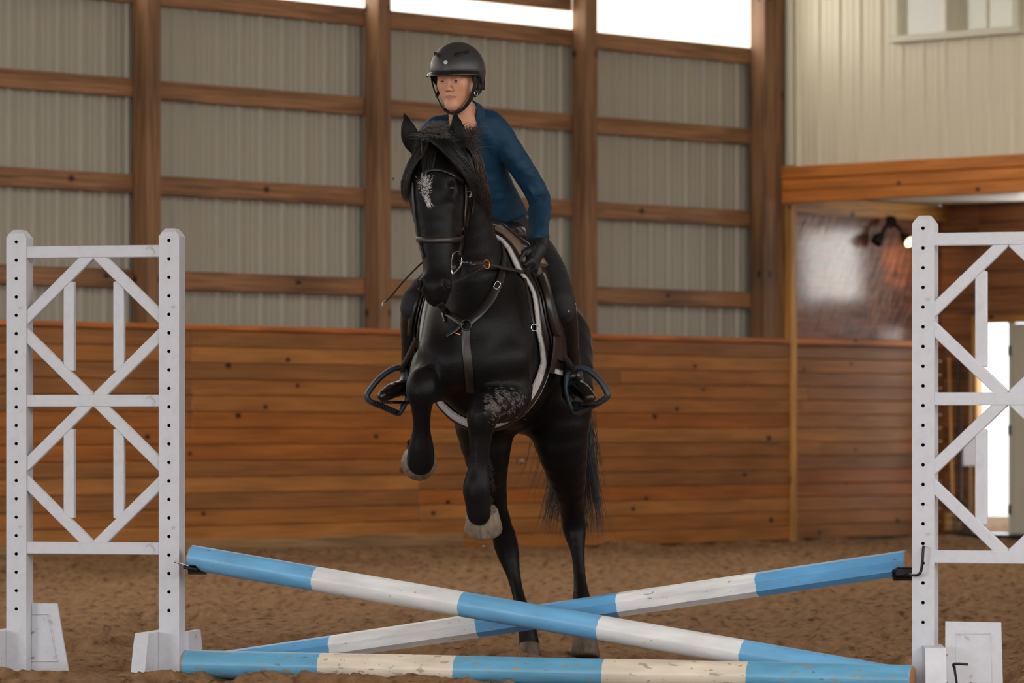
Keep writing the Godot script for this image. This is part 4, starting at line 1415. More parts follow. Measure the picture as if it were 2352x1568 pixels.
	for i in 14:
		var p := P(1030 + r.randf() * 14, 655 + r.randf() * 26, 16.68)
		wk.append([p, p + Vector3(0.018 + r.randf() * 0.012, -0.006 + r.randfn() * 0.006, 0.004), p + Vector3(0.034 + r.randf() * 0.014, -0.018 + r.randfn() * 0.01, 0.004)])
	part("whiskers", hair(wk, 0.0005, 9), M.hair, horse_root)

# ---------------------------------------------------------------- tack
# where the line of sight through a pixel meets the horse, lifted off the coat
func hit(px: float, py: float, lift := 0.003, from := 16.2) -> Vector3:
	var o := P(px, py, from)
	var d := (P(px, py, from + 1.0) - o)
	var l := d.length()
	d /= l
	var t := 0.0
	var list := PackedInt32Array()
	for i in horse.all:
		var c: Vector3 = horse.a[i] + horse.ax[i] * horse.ln[i] * 0.5
		if Geometry3D.get_closest_point_to_segment(c, o, o + d * 3.0).distance_to(c) < horse.ln[i] * 0.5 + maxf(horse.r0[i], horse.r1[i]) * maxf(1.0, horse.fl[i]) + 0.1: list.append(i)
	for i in 90:
		var v := horse.value(o + d * t, list) - lift
		if v < 0.0006: break
		t += maxf(v * 0.9, 0.0008)
		if t > 3.0: break
	return o + d * t

func hits(pix: Array, lift := 0.003) -> Array:
	# [points, normals] along a smooth line of pixels
	var s := []
	for q in pix: s.append(Vector2(q[0], q[1]))
	s = smooth_path(s, 4)
	var pts := []; var nrm := []
	for v: Vector2 in s:
		var p := hit(v.x, v.y, lift)
		pts.append(p)
		nrm.append(horse.grad(p, horse.all, 0.012))
	# even out jumps in depth
	for pass_ in 2:
		var sm := pts.duplicate()
		for i in range(1, pts.size() - 1): sm[i] = (pts[i - 1] + pts[i] * 2.0 + pts[i + 1]) / 4.0
		pts = sm
	return [pts, nrm]

var trunk := PackedInt32Array()
func drape(s: float, ang: float, lift: float) -> Vector3:
	# s metres back from the girth along the back, ang round the trunk from the top, positive to the near side
	var c0 := P(1112, 775, 17.48); var c1 := P(1150, 785, 17.85)
	var f := (c1 - c0).normalized()
	var side := Vector3.UP.cross(f).normalized()   # the near side
	if side.x < 0.0: side = -side
	var up := side.cross(f).normalized()
	if up.y < 0.0: up = -up
	var c := c0 + f * s
	if trunk.is_empty():
		for i in horse.all:
			if horse.a[i].distance_to(P(1125, 785, 17.65)) < 0.75: trunk.append(i)
	var d := up * cos(ang) + side * sin(ang)
	var t := 0.62
	for i in 40:
		var v := horse.value(c + d * t, trunk) - lift
		if absf(v) < 0.0006: break
		t -= v * 0.9
	return c + d * t

# a sheet draped over the trunk; edge functions give the front and back s for each angle
func draped_sheet(a0: float, a1: float, na: int, ns: int, front: Callable, back: Callable, lift: float, thick: float) -> ArrayMesh:
	var rings := []
	for i in na + 1:
		var a := lerpf(a0, a1, float(i) / na)
		var s0: float = front.call(a); var s1: float = back.call(a)
		var outer := PackedVector3Array(); var inner := PackedVector3Array()
		for j in ns + 1:
			var s := lerpf(s0, s1, float(j) / ns)
			var e := 1.0 if j > 0 and j < ns else 0.35
			outer.append(drape(s, a, lift + thick * e))
			inner.append(drape(s, a, lift))
		inner.reverse()
		outer.append_array(inner)
		rings.append(outer)
	return sweep(rings, true, true)

func strap_from(pix: Array, width: float, thick := 0.004, lift := 0.003) -> ArrayMesh:
	var h := hits(pix, lift)
	return strap(h[0], h[1], width, thick)

func ring_mesh(c: Vector3, n: Vector3, r: float, wire: float, squash := 1.0) -> ArrayMesh:
	var b := Basis(Quaternion(Vector3.BACK, n.normalized()))
	var pts := []
	for i in 20: pts.append(c + b * Vector3(cos(TAU * i / 20.0) * r, sin(TAU * i / 20.0) * r * squash, 0))
	return tube(pts, wire, 8, true, 1.0, n)

func buckle(p: Vector3, n: Vector3, w: float, h: float, parent: Node3D, m: Material, roll := 0.0) -> void:
	var b := Basis(Quaternion(Vector3.BACK, n.normalized())) * Basis(Vector3.BACK, roll)
	var pts := []
	for q in [[-1, -1], [1, -1], [1, 1], [-1, 1]]: pts.append(p + b * Vector3(q[0] * w / 2, q[1] * h / 2, 0.003))
	part("buckle", tube(smooth_path(pts, 4, true), 0.0022, 6, true, 1.0, n), m, parent)

func build_tack() -> void:
	# ---- bridle
	var b := thing("bridle", "dark leather bridle on the black horse's head", "bridle")
	part("noseband", strap_from([[959, 548], [975, 551], [1000, 551], [1030, 551], [1052, 549], [1062, 544]], 0.023, 0.007), M.leather_brown, b)
	part("browband", strap_from([[972, 398], [985, 391], [1000, 390], [1016, 392], [1040, 402], [1062, 420]], 0.017, 0.007), M.leather, b)
	part("cheekpiece", strap_from([[1070, 425], [1070, 460], [1067, 500], [1063, 545], [1057, 585]], 0.014, 0.004, 0.004), M.leather_brown, b)
	part("cheekpiece", strap_from([[1078, 445], [1077, 470], [1074, 500], [1070, 520]], 0.011, 0.004, 0.004), M.leather_brown, b)
	part("cheekpiece", strap_from([[948, 420], [950, 470], [956, 520], [962, 552], [972, 590]], 0.014, 0.004, 0.004), M.leather_brown, b)
	part("throatlash", strap_from([[1072, 430], [1083, 445], [1086, 470], [1083, 490]], 0.009, 0.004, 0.006), M.leather_brown, b)
	buckle(hit(1076, 446, 0.008), Vector3(0.2, 0, 1), 0.016, 0.018, b, M.chrome)
	# bit: a wide D with its rings standing off the cheek
	var c := hit(1046, 608, 0.012)
	var dpts := []
	for q in [[1037, 600], [1041, 584], [1050, 577], [1058, 580], [1061, 592], [1060, 606], [1053, 618], [1040, 630]]: dpts.append(P(q[0], q[1], -c.z))
	part("bit_ring", tube(smooth_path(dpts, 4), 0.0036, 8), M.chrome, b)
	part("bit_ring", tube(smooth_path([P(1040, 630, -c.z), P(1037, 622, -c.z), P(1037, 600, -c.z)], 4), 0.0032, 8), M.chrome, b)
	part("mouthpiece", tube([c + Vector3(0.004, -0.006, 0), c + Vector3(-0.06, -0.03, -0.01)], 0.006, 8), M.chrome, b)
	# reins
	var hand := P(1205, 626, 17.36)
	var rein := smooth_path([P(1056, 600, -c.z), P(1080, 606, 16.80), P(1110, 605, 16.92), P(1160, 616, 17.14), hand, P(1222, 634, 17.42)], 5)
	var rn := []
	for p in rein: rn.append(Vector3(0.2, 0.25, 1.0))
	part("rein", strap(rein, rn, 0.015, 0.004), M.leather_brown, b)
	var loop := smooth_path([P(1218, 636, 17.42), P(1196, 600, 17.40), P(1176, 560, 17.44), P(1150, 524, 17.48), P(1130, 514, 17.46)], 5)
	var ln := []
	for p in loop: ln.append(Vector3(0.5, 0.3, 1.0))
	part("rein", strap(loop, ln, 0.016, 0.004), M.leather, b)
	for k in 3:
		part("rein_stop", bevel_box(Vector3(0.012, 0.012, 0.01), 0.002), M.leather, b, Transform3D(Basis(), P(1072 + k * 9, 602 + k * 1.5, 16.77 + k * 0.03)))
	# ---- breastplate
	var r := thing("breastplate", "dark leather breastplate with a ring on the black horse's chest", "breastplate")
	var ring_at := hit(1071, 746, 0.010)
	part("ring", ring_mesh(ring_at, Vector3(0, 0.15, 1), 0.021, 0.0035), M.leather, r)
	part("neck_strap", strap_from([[1152, 560], [1158, 590], [1152, 630], [1142, 658], [1124, 692], [1098, 722], [1080, 738]], 0.034, 0.005, 0.004), M.leather, r)
	part("neck_strap", strap_from([[1008, 697], [1014, 702], [1028, 718], [1046, 732], [1062, 742]], 0.028, 0.005, 0.004), M.leather, r)
	part("neck_strap", strap_from([[1014, 694], [1014, 705], [1018, 722], [1022, 738]], 0.012, 0.004, 0.004), M.leather, r)
	part("chest_strap", strap_from([[1070, 756], [1070, 790], [1074, 830], [1078, 870], [1081, 900]], 0.036, 0.004), M.leather_brown, r)
	part("tab", strap_from([[1064, 742], [1054, 754], [1040, 764], [1026, 772]], 0.012, 0.004, 0.008), M.leather, r)
	buckle(hit(1141, 655, 0.012), Vector3(0.35, 0.1, 1), 0.018, 0.026, r, M.chrome, -0.6)
	part("keeper", strap_from([[1046, 764], [1058, 768]], 0.008, 0.004, 0.012), M.brass, r)
	# martingale fork to the rein
	part("martingale_strap", tube(smooth_path([hit(1048, 646, 0.02), P(1075, 632, 16.84), P(1112, 612, 16.93)], 5), 0.006, 8, false, 0.5), M.leather, r)
	part("martingale_ring", ring_mesh(P(1117, 607, 16.94), Vector3(0.75, 0.1, 0.65), 0.018, 0.003), M.brass, r)
	# ---- saddle pad, saddle, girth
	var pad := thing("saddle_pad", "white fleece saddle pad showing at the saddle's edges", "saddle pad")
	var pf := func(a: float) -> float: return -0.075 - 0.10 * sin(clampf(absf(a), 0.0, 1.9) * 1.35) ** 2 + 0.15 * clampf(absf(a) - 1.55, 0.0, 1.0)
	var pb := func(a: float) -> float: return 0.50 - 0.06 * absf(a)
	part("fleece", draped_sheet(-2.05, 2.05, 40, 8, pf, pb, 0.006, 0.022), M.fleece, pad)
	var gf := func(a: float) -> float: return -0.048 - 0.10 * sin(clampf(absf(a), 0.0, 1.9) * 1.35) ** 2 + 0.15 * clampf(absf(a) - 1.55, 0.0, 1.0)
	part("quilting", draped_sheet(-1.98, 1.98, 36, 6, gf, pb, 0.026, 0.006), M.leather, pad)
	part("girth_strap", strap_from([[1206, 640], [1212, 680], [1218, 712], [1226, 745]], 0.016, 0.004, 0.034), M.leather, pad)
	buckle(hit(1227, 752, 0.042), Vector3(0.5, 0, 1), 0.024, 0.022, pad, M.chrome)
	var sd := thing("saddle", "dark brown leather jumping saddle under the rider", "saddle")
	var ff := func(a: float) -> float: return 0.0 - 0.11 * sin(clampf(absf(a) - 0.35, 0.0, 1.45) * 2.0) ** 2
	var fb := func(a: float) -> float: return 0.30 + 0.02 * absf(a)
	for s in [-1.0, 1.0]:
		part("flap", draped_sheet(0.45 * s, 1.86 * s, 20, 8, ff, fb, 0.036, 0.010), M.leather_brown, sd)
		var kf := func(a: float) -> float: return 0.0 - 0.11 * sin(clampf(absf(a) - 0.35, 0.0, 1.45) * 2.0) ** 2 + 0.01
		var kb := func(a: float) -> float: return 0.07 - 0.07 * sin(clampf(absf(a) - 0.35, 0.0, 1.45) * 2.0) ** 2
		part("knee_roll", draped_sheet(0.75 * s, 1.55 * s, 14, 6, kf, kb, 0.046, 0.022), M.leather, sd)
	var seat := Body.new()
	seat.chain([drape(0.02, -0.42, 0.055), drape(0.01, 0.0, 0.060), drape(0.02, 0.42, 0.055)], [0.024, 0.022, 0.024], 0.03)
	seat.chain([drape(0.03, 0.0, 0.045), drape(0.16, 0.0, 0.035), drape(0.34, 0.0, 0.05), drape(0.44, 0.0, 0.09)], [0.04, 0.075, 0.115, 0.08], 0.05, 0.5, Vector3.UP)
	part("seat", seat.mesh(0.014), M.leather, sd)
	part("panel", draped_sheet(-0.55, -0.12, 6, 6, func(_a: float) -> float: return -0.06, func(_a: float) -> float: return 0.4, 0.030, 0.03), M.leather_pale, sd)
	part("panel", draped_sheet(0.12, 0.62, 6, 6, func(_a: float) -> float: return -0.06, func(_a: float) -> float: return 0.4, 0.030, 0.03), M.leather_pale, sd)
	# girth: fleece with a leather band over it
	var g0 := func(a: float) -> float: return -0.055 + 0.02 * sin(a)
	var g1 := func(a: float) -> float: return 0.065 + 0.02 * sin(a)
	part("girth_fleece", draped_sheet(1.75, TAU - 1.75, 48, 6, g0, g1, 0.004, 0.020), M.fleece, sd)
	var h0 := func(a: float) -> float: return -0.020 + 0.02 * sin(a)
	var h1 := func(a: float) -> float: return 0.030 + 0.02 * sin(a)
	part("girth", draped_sheet(1.7, TAU - 1.7, 48, 4, h0, h1, 0.024, 0.006), M.leather_brown, sd)
	part("girth_buckle_flap", draped_sheet(1.55, 2.05, 10, 4, func(_a: float) -> float: return -0.03, func(_a: float) -> float: return 0.05, 0.046, 0.006), M.leather_brown, sd)
	# stirrup leathers and irons
	var sides := [
		[[[957, 778], [945, 805], [932, 830], [920, 850]], [[916, 844], [895, 851], [868, 872], [848, 898], [843, 910], [852, 922], [885, 936], [912, 948], [920, 944], [932, 920], [938, 890], [934, 862], [928, 848]], 17.62, 0.22],
		[[[1256, 762], [1276, 792], [1298, 822], [1318, 848]], [[1313, 850], [1330, 844], [1355, 852], [1380, 876], [1395, 902], [1394, 912], [1375, 925], [1348, 938], [1328, 948], [1318, 942], [1306, 915], [1301, 885], [1304, 860]], 17.66, -0.22]]
	for e in sides:
		var pts := []; var nn := []
		var lp := smooth_path([Vector2(e[0][0][0], e[0][0][1]), Vector2(e[0][1][0], e[0][1][1]), Vector2(e[0][2][0], e[0][2][1]), Vector2(e[0][3][0], e[0][3][1])], 3)
		for i in lp.size():
			pts.append(P(lp[i].x, lp[i].y, lerpf(17.42, e[2], float(i) / (lp.size() - 1))))
			nn.append(Vector3(-e[3] * 2.0, 0.1, 1.0))
		part("stirrup_leather", strap(pts, nn, 0.026, 0.005), M.leather, sd)
		var ip := []
		var cx: float = (e[1][0][0] + e[1][6][0]) / 2.0
		for q in e[1]: ip.append(P(q[0], q[1], e[2] + (q[0] - cx) * 0.0006 * signf(e[3])))
		var iron := part("stirrup_iron", tube(smooth_path(ip, 4, true), 0.013, 8, true, 1.5, Vector3.BACK), M.stirrup, sd)
		# tread with ribs
		var t0: Vector3 = ip[5] if e[3] > 0 else ip[9]
		var t1: Vector3 = ip[7] if e[3] > 0 else ip[6]
		var mid := (t0 + t1) / 2.0
		var x := (t1 - t0).normalized()
		var z := Vector3(0, 0.15, 1).normalized(); z = (z - x * z.dot(x)).normalized()
		part("tread", bevel_box(Vector3((t1 - t0).length() * 0.92, 0.02, 0.055), 0.004), M.rubber, iron, Transform3D(Basis(x, z.cross(x), z), mid))
		for k in 9:
			part("tread_rib", bevel_box(Vector3(0.004, 0.017, 0.004), 0.001), M.stirrup, iron, Transform3D(Basis(x, z.cross(x), z), mid + x * (k - 4) * 0.011 + z * 0.029))

# ---------------------------------------------------------------- rider
func head_mesh(tr: Transform3D) -> ArrayMesh:
	var f := Body.new()
	f.bone(Vector3(0, 0.035, -0.035), Vector3(0, 0.035, 0.018), 0.078, 0.076, 0.03)
	f.bone(Vector3(0, 0.02, 0.030), Vector3(0, -0.078, 0.048), 0.061, 0.033, 0.03, 0.95, Vector3.BACK)
	for s in [-1.0, 1.0]:
		f.bone(Vector3(s * 0.047, -0.040, 0.0), Vector3(s * 0.011, -0.102, 0.062), 0.024, 0.015, 0.03)
		f.ball(Vector3(s * 0.041, -0.020, 0.058), 0.022, 0.03)
		f.ball(Vector3(s * 0.026, -0.056, 0.057), 0.018, 0.03)
	f.ball(Vector3(0, -0.104, 0.074), 0.0155, 0.02)
	f.bone(Vector3(-0.036, 0.021, 0.074), Vector3(0.036, 0.021, 0.074), 0.015, 0.015, 0.02)
	f.bone(Vector3(0, 0.012, 0.082), Vector3(0, -0.028, 0.1025), 0.0070, 0.0076, 0.010)
	f.ball(Vector3(0, -0.0345, 0.1045), 0.0095, 0.008)
	for s in [-1.0, 1.0]: f.ball(Vector3(s * 0.0105, -0.039, 0.096), 0.0072, 0.008)
	f.chain([Vector3(-0.023, -0.0680, 0.0720), Vector3(0, -0.0650, 0.0850), Vector3(0.023, -0.0680, 0.0720)], [0.0025, 0.0040, 0.0025], 0.006)
	f.chain([Vector3(-0.020, -0.0710, 0.0725), Vector3(0, -0.0740, 0.0838), Vector3(0.020, -0.0710, 0.0725)], [0.0025, 0.0044, 0.0025], 0.006)
	for s in [-1.0, 1.0]:
		f.ball(Vector3(s * 0.031, -0.001, 0.096), 0.0165, 0.010, 0.9, Vector3.BACK, 1)
		f.ball(Vector3(s * 0.0055, -0.0455, 0.100), 0.0028, 0.004, 1.0, Vector3.BACK, 1)
	f.chain([Vector3(-0.026, -0.0690, 0.0755), Vector3(0, -0.0692, 0.0905), Vector3(0.026, -0.0690, 0.0755)], [0.0018, 0.0020, 0.0018], 0.003)
	for i in range(f.all.size() - 6, f.all.size()): f.carve[i] = 1
	for s in [-1.0, 1.0]:
		f.chain([Vector3(s * 0.017, 0.0, 0.0855), Vector3(s * 0.031, 0.0065, 0.0895), Vector3(s * 0.046, 0.001, 0.080)], [0.0024, 0.0042, 0.0026], 0.004)
		f.chain([Vector3(s * 0.018, -0.005, 0.085), Vector3(s * 0.031, -0.0078, 0.0870), Vector3(s * 0.045, -0.004, 0.079)], [0.0024, 0.0038, 0.0024], 0.005)
		f.chain([Vector3(s * 0.073, 0.012, -0.010), Vector3(s * 0.080, 0.005, -0.018), Vector3(s * 0.076, -0.030, -0.006)], [0.014, 0.018, 0.009], 0.008, 0.4, Vector3(s, 0, 0.3))
	f.chain([Vector3(0, -0.04, -0.025), Vector3(0, -0.11, -0.03), Vector3(0, -0.18, -0.055)], [0.055, 0.050, 0.058], 0.03)
	var tint := func(p: Vector3, _n: Vector3) -> Color:
		var c := Color(0.60, 0.30, 0.185)
		if p.z > 0.06:
			var lx := absf(p.x)
			var lip := Vector2(p.x / 0.023, (p.y + 0.0692) / 0.0105).length()
			if lip < 1.1: c = c.lerp(Color(0.36, 0.125, 0.095), clampf((1.1 - lip) * 3.0, 0, 1) * 0.75)
			var cheek := Vector2((lx - 0.042) / 0.02, (p.y + 0.035) / 0.02).length()
			if cheek < 1.0: c = c.lerp(Color(0.60, 0.25, 0.16), (1.0 - cheek) * 0.4)
		return c
	var m := f.mesh(0.0026, tint)
	var st := new_st()
	st.append_from(m, 0, tr)
	return st.commit()

func helmet_shell(rx: float, ry: float, rz: float, c: Vector3, rim: Callable, grow: float) -> Array:
	# rows from rim to crown round the ellipsoid
	var rings := []
	for i in 13:
		var ring := PackedVector3Array()
		for j in 48:
			var ph := TAU * j / 48.0
			var y0: float = rim.call(ph)
			var th0 := asin(clampf((y0 - c.y) / ry, -0.95, 0.95))
			var th := lerpf(th0, PI / 2.0 - 0.02, float(i) / 12.0)
			ring.append(c + Vector3(sin(ph) * cos(th) * (rx + grow), sin(th) * (ry + grow), cos(ph) * cos(th) * (rz + grow)))
		rings.append(ring)
	return rings

func build_helmet(parent: Node3D, tr: Transform3D) -> void:
	var c := Vector3(0, 0.046, -0.012)
	var rx := 0.114; var ry := 0.122; var rz := 0.142
	var rim := func(ph: float) -> float:
		var f := cos(ph)
		return lerpf(-0.050, 0.030, smoothstep(-0.55, 0.45, f))
	var hel := Node3D.new()
	hel.name = "helmet"
	parent.add_child(hel)
	hel.transform = tr
	hel.set_meta("label", "matte black riding helmet with a silver badge and side vents")
	var outer := helmet_shell(rx, ry, rz, c, rim, 0.0)
	var inner := helmet_shell(rx, ry, rz, c, rim, -0.014)
	var rows := []
	inner.reverse()
	for q: PackedVector3Array in inner: rows.append(q)
	for q: PackedVector3Array in outer: rows.append(q)
	# ring order: crown inside -> rim -> crown outside
	for i in rows.size():
		var r: PackedVector3Array = rows[i]; r.reverse(); rows[i] = r
	part("shell", sweep(rows, true, true), M.helmet, hel)
	# edge binding
	var edge := []
	for j in 48: edge.append(outer[0][47 - j])
	part("edge_trim", tube(edge, 0.0042, 6, true), M.rubber, hel)
	# peak
	var pk := []
	for j in 17:
		var ph := lerpf(-1.25, 1.25, j / 16.0)
		var th := asin((0.034 - c.y) / ry)
		var b := c + Vector3(sin(ph) * cos(th) * rx, sin(th) * ry, cos(ph) * cos(th) * rz)
		var out := Vector3(sin(ph), 0, cos(ph)).normalized()
		var l := 0.028 * cos(ph * 0.95) + 0.002
		pk.append(PackedVector3Array([b - out * 0.006 + Vector3(0, 0.010, 0), b + out * l * 0.5 + Vector3(0, 0.002, 0), b + out * l + Vector3(0, -0.012, 0), b + out * l * 0.9 + Vector3(0, -0.015, 0), b + out * l * 0.4 + Vector3(0, -0.006, 0), b - out * 0.010 + Vector3(0, -0.002, 0)]))
	part("peak", sweep(pk, true, true), M.helmet_gloss, hel)
	# vents
	var on := func(ph: float, th: float, g: float) -> Vector3:
		return c + Vector3(sin(ph) * cos(th) * (rx + g), sin(th) * (ry + g), cos(ph) * cos(th) * (rz + g))
	for s in [-1.0, 1.0]:
		var vr := []
		for k in 7:
			var t := k / 6.0
			var ph: float = s * lerpf(0.32, 1.05, t)
			var th := lerpf(0.50, 0.68, t)
			var w := 0.085 * (1.0 - 0.75 * t) + 0.015
			vr.append(PackedVector3Array([on.call(ph, th - w, -0.004), on.call(ph, th - w * 0.85, 0.0035), on.call(ph, th + w * 0.85, 0.0035), on.call(ph, th + w, -0.004)]) if s > 0 else PackedVector3Array([on.call(ph, th + w, -0.004), on.call(ph, th + w * 0.85, 0.0035), on.call(ph, th - w * 0.85, 0.0035), on.call(ph, th - w, -0.004)]))
		part("vent", sweep(vr, true, true), M.rubber, hel)
		for q in [[0.40, 0.50, 0.012], [0.78, 0.585, 0.016]]:
			var vp := []
			for k in 3: vp.append(on.call(s * (q[0] + 0.06 * k), q[1] + 0.02 * k, 0.002))
			part("vent_slot", tube(vp, q[2] * 0.4, 6), M.hole, hel)
	# badge
	var bd := lathe([Vector2(0.0085, 0.0), Vector2(0.0085, 0.0015), Vector2(0.0075, 0.0028), Vector2(0.001, 0.0034)], 18)
	var bp: Vector3 = on.call(0.0, 0.25, 0.0)
	var bn := Vector3(0, 0.30, 1.0).normalized()
	var badge := part("badge", bd, M.badge, hel, Transform3D(Basis(Quaternion(Vector3.UP, bn)), bp))
	part("badge_mark", tube(smooth_path([Vector3(-0.0045, 0.0030, 0.0030), Vector3(-0.0015, 0.0036, -0.0015), Vector3(0.0015, 0.0036, 0.0015), Vector3(0.0045, 0.0030, -0.0030)], 3), 0.0006, 5), M.stirrup, badge)
	# harness: straps in front of and behind each ear, meeting under the chin
	for s in [-1.0, 1.0]:
		var fp := smooth_path([Vector3(s * 0.098, 0.030, 0.045), Vector3(s * 0.092, -0.020, 0.036), Vector3(s * 0.078, -0.062, 0.030), Vector3(s * 0.052, -0.104, 0.040), Vector3(s * 0.026, -0.127, 0.055), Vector3(0, -0.132, 0.062)], 5)
		var fn := []
		for i in fp.size(): fn.append(Vector3(s * lerpf(1.0, 0.15, float(i) / fp.size()), -float(i) / fp.size(), 0.25))
		part("harness_strap", strap(fp, fn, 0.022, 0.005), M.rubber, hel)
		var bpth := smooth_path([Vector3(s * 0.093, -0.012, -0.050), Vector3(s * 0.092, -0.040, -0.022), Vector3(s * 0.083, -0.060, 0.02)], 5)
		var bn2 := []
		for p in bpth: bn2.append(Vector3(s, 0, 0))
		part("harness_strap", strap(bpth, bn2, 0.022, 0.005), M.rubber, hel)
		buckle(Vector3(s * 0.088, -0.052, 0.018), Vector3(s, 0, 0.3), 0.016, 0.016, hel, M.chrome)
		# padding over the temple
		part("padding", bevel_box(Vector3(0.014, 0.075, 0.06), 0.006), M.rubber, hel, at(s * 0.093, 0.0, -0.04))
	part("chin_pad", tube(smooth_path([Vector3(-0.04, -0.118, 0.048), Vector3(0, -0.136, 0.062), Vector3(0.04, -0.118, 0.048)], 5), 0.010, 8, false, 0.6), M.rubber, hel)

func glove(s: float, wrist: Vector3, knuckle: Vector3, grip: Vector3, parent: Node3D) -> void:
	# a closed hand: palm, four curled fingers round the rein, thumb along the top
	var g := Body.new()
	var ax := (knuckle - wrist).normalized()
	var across := (Vector3.UP - ax * ax.y).normalized()     # little finger to forefinger
	var palm := ax.cross(across) * s                          # towards the palm
	if palm.dot(grip - knuckle) < 0.0: palm = -palm
	var l := knuckle.distance_to(wrist)
	g.bone(wrist - ax * 0.05, wrist, 0.031, 0.030, 0.02)
	g.bone(wrist + across * 0.008, knuckle + across * 0.018, 0.027, 0.022, 0.02)
	g.bone(wrist - across * 0.008, knuckle - across * 0.018, 0.026, 0.020, 0.02)
	for k in 4:
		var o := across * (0.031 - 0.0205 * k)
		var ln: float = [0.040, 0.044, 0.041, 0.034][k]
		var p0 := knuckle + o - palm * 0.006
		var p1 := p0 + ax * ln * 0.75 + palm * ln * 0.45
		var p2 := p1 + palm * ln * 0.70 - ax * ln * 0.25
		var p3 := p2 - ax * ln * 0.55 + palm * 0.004
		g.chain([p0, p1, p2, p3], [0.0125, 0.0115, 0.0105, 0.0085], 0.006, 1.0, Vector3.BACK, 2)
	var t0 := wrist + ax * l * 0.35 + across * 0.030 + palm * 0.012
	g.chain([t0, t0 + ax * 0.035 + across * 0.018 + palm * 0.016, t0 + ax * 0.068 + across * 0.012 + palm * 0.026], [0.015, 0.0125, 0.0095], 0.012, 1.0, Vector3.BACK, 2)
	var m := part("glove", g.mesh(0.0042), M.glove, parent)
	part("glove_cuff", tube([wrist - ax * 0.045, wrist - ax * 0.02], 0.0335, 14), M.glove, m)
	part("glove_seam", tube(smooth_path([wrist + across * 0.036 - palm * 0.004, knuckle + across * 0.036 - palm * 0.01], 4), 0.002, 5), M.stirrup, m)

